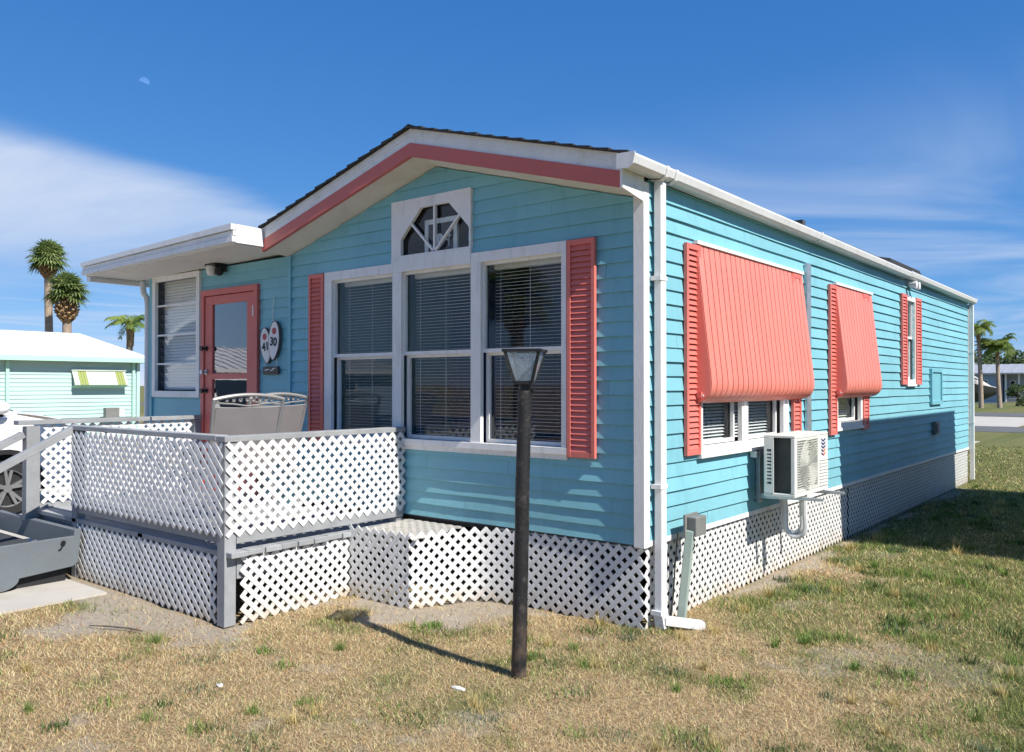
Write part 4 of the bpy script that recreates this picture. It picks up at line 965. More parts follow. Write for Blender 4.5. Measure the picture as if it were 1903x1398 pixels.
for x0, x1, z in ((-4.29, -4.22, 1.80), (-4.20, -4.15, 1.795), (-4.165, -4.12, 1.81)): MB().beam((x0, -0.0405, z), (x1, -0.0405, z + .008), 0.003, 0.009).build('faded_mark', 'sign_white', pq)
for a, b2 in (((-4.17, -0.02, 2.53), (-4.185, -0.025, 2.30)), ((-4.185, -0.025, 2.30), (-4.13, -0.03, 2.26)), ((-4.30, -0.03, 1.90), (-4.30, -0.03, 1.83)), ((-4.11, -0.03, 1.93), (-4.11, -0.03, 1.83))):
    MB().tube([a, b2], 0.0035, 6).build('string', 'sign_white', sg)

up = thing('utility_post', (0.09, 0.36, 0), 'leaning pale green post carrying a grey outlet box beside the downspout', 'utility post')
MB().beam((0.085, 0.345, -0.03), (0.150, 0.362, 0.640), 0.058, 0.058).build('post', 'green_pipe', up, bevel=0.006)
MB().box(0.135, 0.205, 0.345, 0.505, 0.600, 0.735).build('outlet_box', 'box_grey', up, bevel=0.008)
MB().box(0.118, 0.1345, 0.318, 0.515, 0.592, 0.750).build('back_plate', 'box_grey', up, bevel=0.003)
MB().tube([(0.15, 0.40, .60), (0.14, 0.375, .54), (0.165, 0.37, .50), (0.17, 0.39, .53), (0.12, 0.44, .57), (0.05, 0.52, .55)], 0.006, 6).build('cable', 'black_metal', up, smooth=True)
MB().tube([(0.075, 0.32, .62), (0.06, 0.31, .40), (0.05, 0.30, .18), (0.045, 0.26, .02)], 0.006, 6).build('cable', 'black_metal', up, smooth=True)
pf = thing('picture_frame', (-2.0, 0.065, 2.72), 'white framed picture with shell motifs leaning behind the transom glass', 'picture frame')
for z0_, z1_, x0, x1 in ((3.0, 3.04, -2.145, -1.775), (2.72, 2.75, -2.145, -1.775), (2.75, 3.0, -2.145, -2.105), (2.75, 3.0, -1.815, -1.775)): MB().box(x0, x1, 0.055, 0.075, z0_, z1_).build('frame_bar', 'white', pf)
MB().box(-2.105, -1.815, 0.066, 0.072, 2.75, 3.0).build('print', 'ink', pf)
MB().lathe([(0.045, 0.0), (0.045, 0.003)], (-1.98, 0.062, 2.87), 18, axis=1).build('round_motif', 'sign_white', pf)
br = MB()
br.beam((-1.875, 0.063, 2.80), (-1.865, 0.063, 2.94), 0.01, 0.004, up=(0, 1, 0))
for z, s in ((2.84, -1), (2.87, 1), (2.90, -1), (2.92, 1)): br.beam((-1.871, 0.0625, z), (-1.871 + s * .03, 0.0625, z + .022), 0.010, 0.004, up=(0, 1, 0))
br.build('branch_motif', 'sign_white', pf)
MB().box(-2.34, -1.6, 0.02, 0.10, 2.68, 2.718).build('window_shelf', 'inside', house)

# ------------------------------------------------------------------ patio chairs
def chair_local(root):
    def bow(x): return 1.03 + 0.038 * (1 - (x / 0.30) ** 2)
    for s in (-1, 1): MB().tube([(s * .27, -.20, .40), (s * .285, -.30, .72), (s * .30, -.40, 1.035)], 0.016, 8).build('back_stile', 'chair', root, smooth=True, local=True)
    yb = lambda z: -.20 - (z - .40) * .315
    MB().tube([(x, yb(bow(x)), bow(x)) for x in np.linspace(-.305, .305, 15)], 0.016, 8).build('top_rail', 'chair', root, smooth=True, local=True)
    low = lambda x: 1.008 - 0.026 * (1 - (abs(x) / .28) ** 2) * (1 + 0.25 * math.cos(abs(x) / .28 * 6))
    sc = MB(); sc.tube([(x, yb(low(x)), low(x)) for x in np.linspace(-.28, .28, 21)], 0.0075, 6)
    sc.tube([(x, yb(.965), .965 - 0.010 * (1 - (x / .28) ** 2)) for x in np.linspace(-.285, .285, 9)], 0.008, 6)
    for cx, r, s in ((-.19, .012, 1), (-.135, .017, -1), (-.075, .020, 1), (-.02, .020, -1), (.035, .020, 1), (.09, .019, -1), (.145, .016, 1), (.195, .012, -1)):
        zc = 1.018 + .010 * (1 - (cx / .2) ** 2)
        sp = [(cx + s * r * (1 - t * .75) * math.cos(t * 7.5 + .6), zc + r * (1 - t * .75) * math.sin(t * 7.5 + .6)) for t in np.linspace(0, 1, 20)]
        sc.tube([(x, yb(z), z) for x, z in sp], 0.0065, 6)
    sc.build('scrollwork', 'chair', root, smooth=True, local=True)
    sl = MB(); n = 10; vs = []
    for i in range(n + 1):
        z = .42 + (.96 - .42) * i / n
        for j in range(7):
            x = -.268 + .536 * j / 6; x *= 1 + (z - .42) * .06; vs.append((x, yb(z) - .02 * math.cos(x / .27 * 1.5), z))
    N = len(vs); sl.add(vs + [(x, y_ - .004, z) for x, y_, z in vs], [(i * 7 + j, i * 7 + j + 1, i * 7 + j + 8, i * 7 + j + 7) for i in range(n) for j in range(6)] + [(N + i * 7 + j, N + i * 7 + j + 7, N + i * 7 + j + 8, N + i * 7 + j + 1) for i in range(n) for j in range(6)])
    sl.build('back_sling', 'sling', root, smooth=True, local=True, fix=False)
    se = MB(); vs = [(-.27 + .54 * j / 6, -.20 + .48 * i / 6, .405 - .03 * math.sin(math.pi * i / 6) * math.cos((j - 3) / 3 * 1.4)) for i in range(7) for j in range(7)]
    se.add(vs, [(i * 7 + j, i * 7 + j + 1, i * 7 + j + 8, i * 7 + j + 7) for i in range(6) for j in range(6)]); se.build('seat_sling', 'sling', root, smooth=True, local=True, fix=False)
    for s in (-1, 1):
        MB().tube([(s * .275, -.20, .40), (s * .275, .05, .405), (s * .275, .29, .41)], 0.016, 8).build('seat_rail', 'chair', root, smooth=True, local=True)
        MB().tube([(s * .29, -.29, .66), (s * .31, -.05, .665), (s * .31, .20, .65), (s * .30, .27, .60), (s * .285, .28, .41)], 0.015, 8).build('arm', 'chair', root, smooth=True, local=True)
        MB().tube([(s * .28, .28, .42), (s * .285, .30, .003)], 0.015, 8).build('leg', 'chair', root, smooth=True, local=True)
        MB().tube([(s * .275, -.20, .42), (s * .28, -.30, .003)], 0.015, 8).build('leg', 'chair', root, smooth=True, local=True)
    MB().tube([(-.275, .29, .41), (.275, .29, .41)], 0.014, 8).build('front_rail', 'chair', root, smooth=True, local=True)
def face(fx, fy): return math.atan2(fy, fx) - math.pi / 2
ch1 = thing('patio_chair', (-3.60, -0.86, 0.502), 'silver patio chair with arched scrollwork back and taupe sling, nearer the deck railing corner', 'chair', 'sling patio chairs on the deck', face(-0.93, 0.16))
chair_local(ch1)
ch2 = copy_tree(ch1); ch2.location = (-3.92, -0.40, 0.502); ch2.rotation_euler = (0, 0, face(-0.99, 0.02))
ch2['label'] = 'silver patio chair with arched scrollwork back, behind the other chair, nearer the front wall'

# ------------------------------------------------------------------ white car on the drive
car = thing('parked_car', (-9.65, -2.2, 0.004), 'white sport utility car with alloy wheels parked on the concrete driveway behind the deck', 'car')
# profile in world (y, z): nose towards +y; near side at x = -8.75
def arc(cy0, r, a0, a1, n=10): return [(cy0 + r * math.cos(a), 0.36 + r * math.sin(a)) for a in np.linspace(a0, a1, n)]
FW, RW = -0.78, -3.45
lower = [(0.30, 0.30)] + [(FW + 0.43, 0.30)] + arc(FW, 0.43, 0.0, math.pi) + [(FW - .43, .26), (RW + .43, .26)] + arc(RW, 0.43, 0.0, math.pi) + [(RW - .43, .32), (-4.35, .36), (-4.42, .85), (-4.35, 1.22), (-1.65, 1.22), (-0.62, 1.27), (-0.05, 1.15), (0.28, 0.98), (0.42, 0.70), (0.38, 0.36)]
bd = MB(); xs = [(-10.52, .06), (-10.44, 0), (-8.86, 0), (-8.77, .05)]
c_y, c_z = -2.1, 0.65
def ins(pt_, k): return (c_y + (pt_[0] - c_y) * (1 - k * .5), c_z + (pt_[1] - c_z) * (1 - k * 1.2) if pt_[1] > .5 else pt_[1])
rings = [[(x, *ins(p_, k)) for p_ in lower] for x, k in xs]
nn_ = len(lower)
bd.add([v for r_ in rings for v in r_], [(i * nn_ + j, i * nn_ + (j + 1) % nn_, (i + 1) * nn_ + (j + 1) % nn_, (i + 1) * nn_ + j) for i in range(3) for j in range(nn_)] + [tuple(range(nn_)), tuple(range(3 * nn_, 4 * nn_))])
bd.build('body', 'car', car, smooth=True, bevel=0.012)
hd = MB()   # bonnet crown
ys = np.linspace(-0.75, 0.26, 9)
vs = [(x, yv, (1.285 - 0.19 * ((yv + .75) / 1.01) ** 1.5) + 0.055 * math.cos((x + 9.65) / .80 * 1.45)) for yv in ys for x in np.linspace(-10.44, -8.86, 13)]
hd.add(vs, [(i * 13 + j, i * 13 + j + 1, i * 13 + j + 14, i * 13 + j + 13) for i in range(8) for j in range(12)]); hd.build('bonnet', 'car', car, smooth=True, fix=False)
gh = [(-0.60, 1.27), (-1.42, 1.74), (-2.1, 1.83), (-3.5, 1.80), (-4.25, 1.24)]
gb = MB(); gb.prism([(-8.84, *gh[0])] + [(-9.02, *p_) for p_ in gh[1:4]] + [(-8.84, *gh[4])], [(-10.46, *gh[0])] + [(-10.28, *p_) for p_ in gh[1:4]] + [(-10.46, *gh[4])])
gb.build('cabin', 'car', car, bevel=0.02)
for pts_ in ([(-8.832, -0.86, 1.285), (-8.832, -2.20, 1.265), (-8.985, -2.20, 1.735), (-8.985, -1.52, 1.695)], [(-8.832, -2.30, 1.265), (-8.832, -3.7, 1.265), (-8.985, -3.5, 1.73), (-8.985, -2.30, 1.735)]):
    MB().prism(pts_, [(x - .03, y_, z) for x, y_, z in pts_]).build('side_window', 'car_glass', car)
ws_ = [(-8.93, -0.655, 1.305), (-10.37, -0.655, 1.305), (-10.24, -1.385, 1.725), (-9.06, -1.385, 1.725)]
MB().prism(ws_, [(x, y_ + .02, z + .012) for x, y_, z in ws_]).build('windscreen', 'car_glass', car)
mr_ = MB().sphere((-8.68, -0.86, 1.365), 0.115, 14, 8, (0.75, 0.85, 0.70)).build('mirror', 'car', car, smooth=True)
MB().box(-8.86, -8.70, -0.90, -0.84, 1.25, 1.31).build('mirror_arm', 'car_black', mr_)
hl_ = [(-8.768, 0.30, .86), (-8.768, -.05, .93), (-8.768, -.03, 1.01), (-8.768, .20, .97)]
MB().prism(hl_, [(x - .03, y_, z) for x, y_, z in hl_]).build('headlight', 'lamp_glass', car)
for wy in (FW, RW):
    tr_ = MB(); aa = np.linspace(-.15, math.pi + .15, 18)
    for a0, a1 in zip(aa, aa[1:]):
        q = [(wy + r_ * math.cos(a_), .36 + r_ * math.sin(a_)) for r_, a_ in ((.415, a0), (.475, a0), (.475, a1), (.415, a1))]
        tr_.ext(q, 0, -8.80, -8.758)
    tr_.build('arch_band', 'car_black', car)  # dark band round the wheel arch
MB().box(-8.772, -8.762, -1.10, -1.094, .42, 1.24).build('door_seam', 'car_black', car)
for wy in (FW, RW):
    for wx, sd_ in ((-8.79, 1), (-10.50, -1)):
        w_ = MB().lathe([(0.22, -.11), (0.325, -.105), (0.345, -.07), (0.345, .07), (0.325, .105), (0.235, .11), (0.225, .06)], (wx, wy, 0.347), 32, axis=0).build('wheel', 'rubber', car, smooth=True)
        rm = MB().lathe([(0.245, .02 * sd_), (0.245, .105 * sd_), (0.225, .10 * sd_), (0.215, .03 * sd_)], (wx, wy, 0.347), 32, axis=0)
        for k in range(5):
            a = 2 * math.pi * k / 5 + .3
            for da in (-.16, .16): rm.beam((wx + .07 * sd_, wy + .03 * math.cos(a), .347 + .03 * math.sin(a)), (wx + .09 * sd_, wy + .235 * math.cos(a + da), .347 + .235 * math.sin(a + da)), 0.035, 0.045, up=(1, 0, 0))
        rm.lathe([(0.05, .06 * sd_), (0.05, .10 * sd_)], (wx, wy, .347), 16, axis=0); rm.build('rim', 'rim', w_)
    MB().lathe([(0.40, -.02), (0.40, 0.02)], (-9.65, wy, 0.37), 24, axis=0).build('axle', 'car_black', car)
MB().ext([(FW + .44 * math.cos(a), .36 + .44 * math.sin(a)) for a in np.linspace(0, math.pi, 14)] + [(FW - .43, .30), (FW + .43, .30)], 0, -9.4, -8.96).build('wheel_well', 'car_black', car)

# ------------------------------------------------------------------ neighbouring houses
def lap_box(mb, x0, x1, y0, y1, z0, z1, e=0.12, lip=0.02):
    """four walls of lapped siding as closed rings of boards"""
    z = z0
    while z < z1 - .01:
        t = min(z + e, z1)
        for a, b2, c2, d2 in ((x0, x1, y0, y0), (x0, x1, y1, y1), (x0, x0, y0, y1), (x1, x1, y0, y1)):
            if c2 == d2:
                s = -1 if c2 == y0 else 1
                mb.prism([(a, c2 + s * lip, z), (b2, c2 + s * lip, z), (b2, c2 + s * .002, t), (a, c2 + s * .002, t)], [(a, c2 - s * .05, z), (b2, c2 - s * .05, z), (b2, c2 - s * .05, t), (a, c2 - s * .05, t)])
            else:
                s = -1 if a == x0 else 1
                mb.prism([(a + s * lip, c2, z), (a + s * lip, d2, z), (a + s * .002, d2, t), (a + s * .002, c2, t)], [(a - s * .05, c2, z), (a - s * .05, d2, z), (a - s * .05, d2, t), (a - s * .05, c2, t)])
        z = t
def gable_roof(root, x0, x1, y0, y1, ze, rise, axis, mat, oh=0.35, hip=0.0, ribs=0, th=0.12, fascia=None):
    X0, X1, Y0, Y1 = x0 - oh, x1 + oh, y0 - oh, y1 + oh
    if axis == 'y':
        xm = (X0 + X1) / 2; P = {'a': (X0, Y0), 'b': (X1, Y0), 'c': (X1, Y1), 'd': (X0, Y1)}; r0, r1 = (xm, Y0 + hip), (xm, Y1 - hip)
    else:
        ym = (Y0 + Y1) / 2; P = {'a': (X0, Y0), 'b': (X1, Y0), 'c': (X1, Y1), 'd': (X0, Y1)}; r0, r1 = (X0 + hip, ym), (X1 - hip, ym)
    v = [(*P[k], ze + th) for k in 'abcd'] + [(*r0, ze + th + rise), (*r1, ze + th + rise)] + [(*P[k], ze) for k in 'abcd']
    if axis == 'y': f = [(0, 1, 4), (1, 2, 5, 4), (2, 3, 5), (3, 0, 4, 5)]
    else: f = [(0, 1, 5, 4), (1, 2, 5), (2, 3, 4, 5), (3, 0, 4)]
    f += [(6, 9, 8, 7)]
    rf = MB().add(v, f).build('roof', mat, root)
    fa = MB().add([(*P[k], ze + th) for k in 'abcd'] + [(*P[k], ze - .02) for k in 'abcd'], [(0, 1, 5, 4), (1, 2, 6, 5), (2, 3, 7, 6), (3, 0, 4, 7)])
    c3 = Vector(((X0 + X1) / 2, (Y0 + Y1) / 2, 0)); fa.v = [((p[0] - c3.x) * 1.004 + c3.x, (p[1] - c3.y) * 1.004 + c3.y, p[2]) for p in fa.v]
    fa.build('fascia', fascia or mat, root)
    if ribs:
        rb = MB()
        if axis == 'y':
            yv = Y0 + .2
            while yv < Y1:
                for xs_, xe_ in ((X0, xm), (X1, xm)): rb.beam((xs_, yv, ze + th + .02), (xe_, yv, ze + th + rise + .02), 0.06, 0.05)
                yv += ribs
        else:
            xv = X0 + .2
            while xv < X1:
                for ys_ in (Y0, Y1): rb.beam((xv, ys_, ze + th + .02), (xv, ym, ze + th + rise + .02), 0.06, 0.05)
                xv += ribs
        rb.build('roof_rib', mat, rf)
    return rf
def house_win(root, axis, at, u0, u1, z0, z1, s):
    """window on a plane axis=at, facing sign s"""
    mp = (lambda u, z, n: (at + s * n, u, z)) if axis == 'x' else (lambda u, z, n: (u, at + s * n, z))
    f = MB()
    ub(f, mp, u0, u0 + .07, z0, z1, 0.0, .06); ub(f, mp, u1 - .07, u1, z0, z1, 0.0, .06); ub(f, mp, u0 + .07, u1 - .07, z1 - .07, z1, 0, .06); ub(f, mp, u0 + .07, u1 - .07, z0, z0 + .07, 0, .06); ub(f, mp, u0 + .07, u1 - .07, (z0 + z1) / 2 - .02, (z0 + z1) / 2 + .02, 0, .05)
    w = f.build('window', 'white', root); ub(MB(), mp, u0 + .06, u1 - .06, z0 + .06, z1 - .06, 0.022, .035).build('pane', 'car_glass', w)
# mint house across the drive
mh = thing('mint_house', (-24.4, 3.5, 0), 'pale mint sided house with white hipped roof beyond the car', 'house')
w_ = MB(); lap_box(w_, -26.6, -22.3, -1.5, 7.75, 0.0, 2.42, 0.115); w_.build('wall', 'mint', mh)
gable_roof(mh, -26.6, -22.3, -1.5, 7.75, 2.36, 0.82, 'y', 'white_roof', 0.32, hip=1.15, fascia='mint_trim')
MB().box(-22.30, -22.23, 7.66, 7.76, 0, 2.42).build('corner_trim', 'mint', mh)
MB().box(-22.28, -22.20, 4.0, 4.08, 0.0, 2.34).build('downspout', 'mint_trim', mh); MB().box(-22.28, -22.20, 7.52, 7.60, 0.0, 2.34).build('downspout', 'mint_trim', mh)
aw_ = MB().box(-22.27, -22.2, 5.72, 7.32, 2.07, 2.12).build('awning', 'awn_white', mh)
n = 20; w = 1.56 / n
for k in range(n):
    y0 = 5.74 + k * w; c = 'lime' if k in (2, 3, 4, 16, 17, 18) else 'awn_white'
    MB().prism([(-22.24, y0, 2.09), (-22.24, y0 + w - .008, 2.09), (-22.0, y0 + w - .008, 1.66), (-22.0, y0, 1.66)], [(-22.24, y0, 2.07), (-22.24, y0 + w - .008, 2.07), (-22.02, y0 + w - .008, 1.66), (-22.02, y0, 1.66)]).build('awning_slat', c, aw_)
MB().prism([(-22.02, 5.74, 1.655), (-22.02, 7.30, 1.655), (-22.24, 7.30, 1.58), (-22.24, 5.74, 1.58)], [(-22.0, 5.74, 1.66), (-22.0, 7.30, 1.66), (-22.24, 7.30, 1.60), (-22.24, 5.74, 1.60)]).build('awning_lip', 'mint_trim', aw_)
eb = thing('meter_box', (-21.9, 6.7, 0), 'grey electric meter box standing against the mint house wall', 'meter box')
MB().box(-22.02, -21.85, 6.55, 6.95, 0.62, 0.98).build('housing', 'box_grey', eb); MB().box(-22.04, -21.9, 6.96, 7.12, 0.72, 0.92).build('side_box', 'white', eb); MB().box(-21.97, -21.92, 6.72, 6.78, 0.0, 0.62).build('support_leg', 'galv', eb)
# white-roofed house across the front street (seen in the door and window reflections)
rh = thing('white_roofed_house', (-29.5, -15, 0), 'pale blue house with ribbed white metal roof across the front drive', 'house')
w_ = MB(); lap_box(w_, -33, -26, -22, -8.5, 0.0, 2.15, 0.2); w_.build('wall', 'blue_siding', rh)
gable_roof(rh, -33, -26, -22, -8.5, 2.15, 1.0, 'y', 'white_roof', 0.5, ribs=0.45)
for u in (-19.5, -15.5, -11.5): house_win(rh, 'x', -26, u, u + 1.2, 0.9, 1.95, 1)
# opposite house straight across the street, behind the photographer
oh_ = thing('street_house', (-5, -22, 0), 'beige house with white roof across the street behind the photographer', 'house')
w_ = MB(); lap_box(w_, -11, 2, -25, -19.5, 0.0, 2.4, 0.2); w_.build('wall', 'beige', oh_)
gable_roof(oh_, -11, 2, -25, -19.5, 2.4, 1.0, 'x', 'white_roof', 0.5, ribs=0.5)
for u in (-9, -5.5, -1.8): house_win(oh_, 'y', -19.5, u, u + 1.5, 0.9, 2.1, 1)
# next-door unit on the right, whose shade falls on the side wall
nh = thing('neighbour_house', (4.6, 6.9, 0), 'tall beige neighbouring unit standing close on the sunny side', 'house')
w_ = MB(); lap_box(w_, 2.66, 6.6, 4.15, 9.45, 0.0, 3.3, 0.12); w_.build('wall', 'beige', nh)
MB().prism([(2.25, 3.80, 3.42), (2.25, 9.56, 3.42), (4.6, 9.56, 3.95), (4.6, 3.80, 3.95)], [(2.25, 3.80, 3.56), (2.25, 9.56, 3.56), (4.6, 9.56, 4.09), (4.6, 3.80, 4.09)]).build('roof', 'white_roof', nh)
MB().prism([(7.0, 3.80, 3.42), (7.0, 9.56, 3.42), (4.601, 9.56, 3.95), (4.601, 3.80, 3.95)], [(7.0, 3.80, 3.56), (7.0, 9.56, 3.56), (4.601, 9.56, 4.09), (4.601, 3.80, 4.09)]).build('roof', 'white_roof', nh)
MB().ext([(2.66, 3.3), (6.6, 3.3), (6.6, 3.42), (4.6, 3.9), (2.66, 3.42)], 1, 4.15, 9.45).build('gable_wall', 'beige', nh)
house_win(nh, 'x', 2.66, 5.4, 6.6, 1.1, 2.2, -1); house_win(nh, 'y', 4.15, 4.0, 5.2, 1.1, 2.2, -1)
# blue-grey house and others across the back street
bh = thing('blue_grey_house', (-13, 92, 0), 'blue grey house with pale roof and white porch posts across the back street', 'house')
w_ = MB(); lap_box(w_, -19, -10.6, 87.3, 97, 0, 2.7, 0.25); w_.build('wall', 'blue_siding', bh)
gable_roof(bh, -19, -8.3, 87.3, 97, 2.72, 0.95, 'x', 'grey_roof', 0.4, ribs=0.8)
w_ = MB(); lap_box(w_, -10.5, -8.6, 88.3, 96, 0, 2.7, 0.25); w_.build('porch_wall', 'grey_roof', bh)
for x in (-10.3, -9.2, -8.2): MB().box(x, x + .14, 87.4, 87.54, 0, 2.75).build('porch_post', 'white', bh)
house_win(bh, 'y', 87.3, -12.6, -11.7, 1.1, 2.2, -1); house_win(bh, 'y', 87.3, -14.4, -13.5, 1.1, 2.2, -1); house_win(bh, 'y', 88.3, -10.0, -9.5, 1.0, 2.1, -1)

# ------------------------------------------------------------------ palms, trees, bush
def fan_leaf(mb, base, d, size, r_):
    d = d.normalized(); side = d.cross(Vector((0, 0, 1)))
    if side.length < .05: side = Vector((1, 0, 0))
    side.normalize(); upv = side.cross(d)
    pet = base + d * size * 0.45; mb.tube([base, pet], [0.022, 0.012], 4, caps=False)
    n = 15
    for k in range(n):
        a = (k / (n - 1) - .5) * 3.7; l = size * (0.62 + .12 * math.cos(a)) * r_.uniform(.85, 1.1)
        v = d * math.cos(a) + side * math.sin(a); tip = pet + v * l - Vector((0, 0, 1)) * l * r_.uniform(.12, .38) + upv * .04 * l
        wv = (side * math.cos(a) - d * math.sin(a)) * .045 * size; mid_ = pet + v * l * .55 + upv * .06 * l
        mb.add([pet, mid_ - wv, tip, mid_ + wv], [(0, 1, 2, 3)])
def fan_palm(name, loc, h, r, trunk_r, label, seed, boots=0.9, nl=84):
    r_ = random.Random(seed); root = thing(name, loc, label, 'palm tree', 'fan palms behind the mint house' if loc[1] > 0 else None); loc = Vector(loc)
    hgt = h - r * .9; pts = [Vector((math.sin(t * 2 + seed) * .12, math.cos(t * 1.7) * .08, hgt * t)) for t in np.linspace(0, 1, 14)]
    tr = MB(); rr = []
    tr.tube(pts, [trunk_r * (1.25 - .35 * min(1, t * 3)) * (1 + .03 * (i % 2)) for i, t in enumerate(np.linspace(0, 1, 14))], 12); tr.build('trunk', 'trunk', root, smooth=True, local=True)
    top = pts[-1]; bt = MB()
    for k in range(70):
        t = k / 70; z = top.z - boots * (1 - t); a = k * 2.4; rad = trunk_r * (1.05 + 1.0 * math.sin(math.pi * min(1, t * 1.1 + .08)) * (boots / 1.2))
        p0 = Vector((top.x + rad * .5 * math.cos(a), top.y + rad * .5 * math.sin(a), z)); p1 = Vector((top.x + rad * 1.12 * math.cos(a), top.y + rad * 1.12 * math.sin(a), z + .22)); bt.beam(p0, p1, 0.13, 0.09)
    bt.build('leaf_boots', 'boot', root, local=True)
    cr = MB()
    for k in range(nl):
        el_ = R(r_.uniform(-42, 85)); a = k * 2.39996 + r_.uniform(-.3, .3); d = Vector((math.cos(a) * math.cos(el_), math.sin(a) * math.cos(el_), math.sin(el_)))
        fan_leaf(cr, top + Vector((0, 0, .1)), d, r * r_.uniform(.72, .95), r_)
    cr.build('crown', 'fan', root, local=True, fix=False)
    return root
def frond(mb, base, a, el0, length, r_, droop, wind=Vector((0, 0, 0))):
    n = 16; p = base.copy(); el_ = el0; pts = [p.copy()]
    for i in range(n):
        d = Vector((math.cos(a) * math.cos(el_), math.sin(a) * math.cos(el_), math.sin(el_))) + wind * (i / n)
        p = p + d.normalized() * length / n; el_ -= droop / n; pts.append(p.copy())
    mb.tube(pts, [0.03 * (1 - .9 * i / n) for i in range(n + 1)], 4, caps=False)
    for i in range(2, n + 1):
        d = (pts[i] - pts[i - 1]).normalized(); s = d.cross(Vector((0, 0, 1))).normalized()
        l = length * .30 * math.sin(math.pi * (0.15 + .8 * i / n)) + .08
        for sg_ in (-1, 1):
            for j in (0, .5):
                b0 = pts[i] - d * length / n * j; tip = b0 + (s * sg_ * .75 + d * .55 - Vector((0, 0, 1)) * r_.uniform(.2, .7)).normalized() * l * r_.uniform(.85, 1.1)
                wv = d * length / n * .36; m1 = b0.lerp(tip, .5) + Vector((0, 0, .03)); mb.add([b0, m1 - wv, tip, m1 + wv], [(0, 1, 2, 3)])
def feather_palm(name, loc, h, r, label, seed, nl=16, wind=Vector((0, 0, 0)), shaft=True, group=None):
    r_ = random.Random(seed); root = thing(name, loc, label, 'palm tree', group); hgt = h - r * .45
    pts = [Vector((.1 * math.sin(2 * t + seed), .06 * t, hgt * t)) for t in np.linspace(0, 1, 10)]
    MB().tube(pts, [.14 * (1.2 - .4 * t) for t in np.linspace(0, 1, 10)], 10).build('trunk', 'trunk', root, smooth=True, local=True)
    if shaft: MB().tube([pts[-1] - Vector((0, 0, .7)), pts[-1], pts[-1] + Vector((0, 0, .25))], [.13, .16, .06], 10).build('crownshaft', 'boot', root, smooth=True, local=True)
    cr = MB()
    for k in range(nl): frond(cr, pts[-1] + Vector((0, 0, .1)), k * 2.39996 + r_.uniform(-.2, .2), R(r_.uniform(15, 75)), r * r_.uniform(.9, 1.15), r_, R(r_.uniform(80, 130)), wind)
    cr.build('crown', 'frond', root, local=True, fix=False); return root
fan_palm('fan_palm', (-45.0, 14.2, 0), 9.55, 1.22, 0.22, 'taller fan palm with rounded crown rising behind the white roof', 3, 1.0)
fan_palm('fan_palm', (-42.6, 14.1, 0), 7.55, 1.25, 0.24, 'shorter fan palm with a bulging ragged trunk top behind the white roof', 5, 1.5)
feather_palm('feather_palm', (-28.6, 10.55, 0), 4.3, 1.0, 'small feathery palm poking above the white hipped roof end', 4, 12, Vector((0.2, -.25, 0)))
feather_palm('feather_palm', (-8.45, 63.1, 0), 6.2, 1.3, 'taller thin feather palm at the far back corner of the house', 8, 24, Vector((-.3, 0.1, 0)), group='palms along the back street')
feather_palm('feather_palm', (-7.35, 64.0, 0), 5.0, 1.6, 'shorter feather palm with windswept crown beside the far covered boat', 9, 34, Vector((-.75, -.35, -.1)), group='palms along the back street')
fan_palm('fan_palm', (-8.5, -17.5, 0), 7.5, 1.6, 0.22, 'fan palm in the front garden across the street', 12, 1.0)
fan_palm('fan_palm', (-13.5, -15.5, 0), 5.6, 1.4, 0.22, 'lower fan palm beside the drive across the street', 14, 1.0)

def leafy(mb, c, rad, n, r_, size):
    for _ in range(n):
        v = Vector((r_.gauss(0, 1), r_.gauss(0, 1), r_.gauss(0, 1))).normalized() * rad * (r_.random() ** .35)
        p = Vector(c) + Vector((v.x, v.y, v.z * .75)); a = Vector((r_.gauss(0, 1), r_.gauss(0, 1), r_.gauss(0, 1))).normalized(); b2 = a.orthogonal().normalized(); s = size * r_.uniform(.6, 1.3)
        mb.add([p - a * s, p - b2 * s * .5, p + a * s, p + b2 * s * .5], [(0, 1, 2, 3)])
def tree(name, loc, h, w, label, seed, n=900, group=None, size=.22, cat='tree', zlo=.45):
    r_ = random.Random(seed); root = thing(name, loc, label, cat, group)
    tk = MB(); tk.tube([(0, 0, -.1), (.05, 0, h * .3), (0.1, .05, h * .55)], [w * .07, w * .05, w * .03], 8)
    cs = []
    for k in range(9):
        a = k * 2.4; e = Vector((math.cos(a) * w * .33 * r_.uniform(.5, 1.2), math.sin(a) * w * .33 * r_.uniform(.5, 1.2), h * r_.uniform(zlo, .86))); cs.append(e); tk.tube([(.05, 0, h * .35), e], [w * .03, w * .01], 5, caps=False)
    tk.build('trunk', 'bark', root, local=True, smooth=True); cr = MB()
    for e in cs: leafy(cr, e, w * r_.uniform(.16, .27), n // 9, r_, size)
    cr.build('crown', 'leaf', root, local=True, fix=False); return root
tl = [(-24, 128, 6.0, 8, 'dark rounded tree at the left end of the far tree line'), (-16.5, 124, 6.4, 8, 'broad dark tree behind the blue grey house ridge'), (-11.5, 126, 5.6, 7, 'low dark tree behind the blue grey house porch'), (-6.0, 122, 6.2, 8, 'leafy tree right of the blue grey house'), (0.5, 128, 6.8, 9, 'tall leafy tree at the right end of the far tree line')]
for i, (x, y, h, w, lb) in enumerate(tl): tree('broadleaf_tree', (x, y, 0), h, w, lb, 20 + i, 1400, 'trees beyond the back street', .30)
for i, (x, y, h, w, lb) in enumerate([(-7.2, 71.5, 1.75, 1.9, 'dark clipped bush beside the far palm'), (-5.6, 72.3, 1.6, 1.7, 'sunlit rounded bush right of the dark clipped bush')]): tree('garden_bush', (x, y, 0), h, w * 1.1, lb, 40 + i, 700, 'bushes in front of the blue grey house', .12, 'bush', .16)

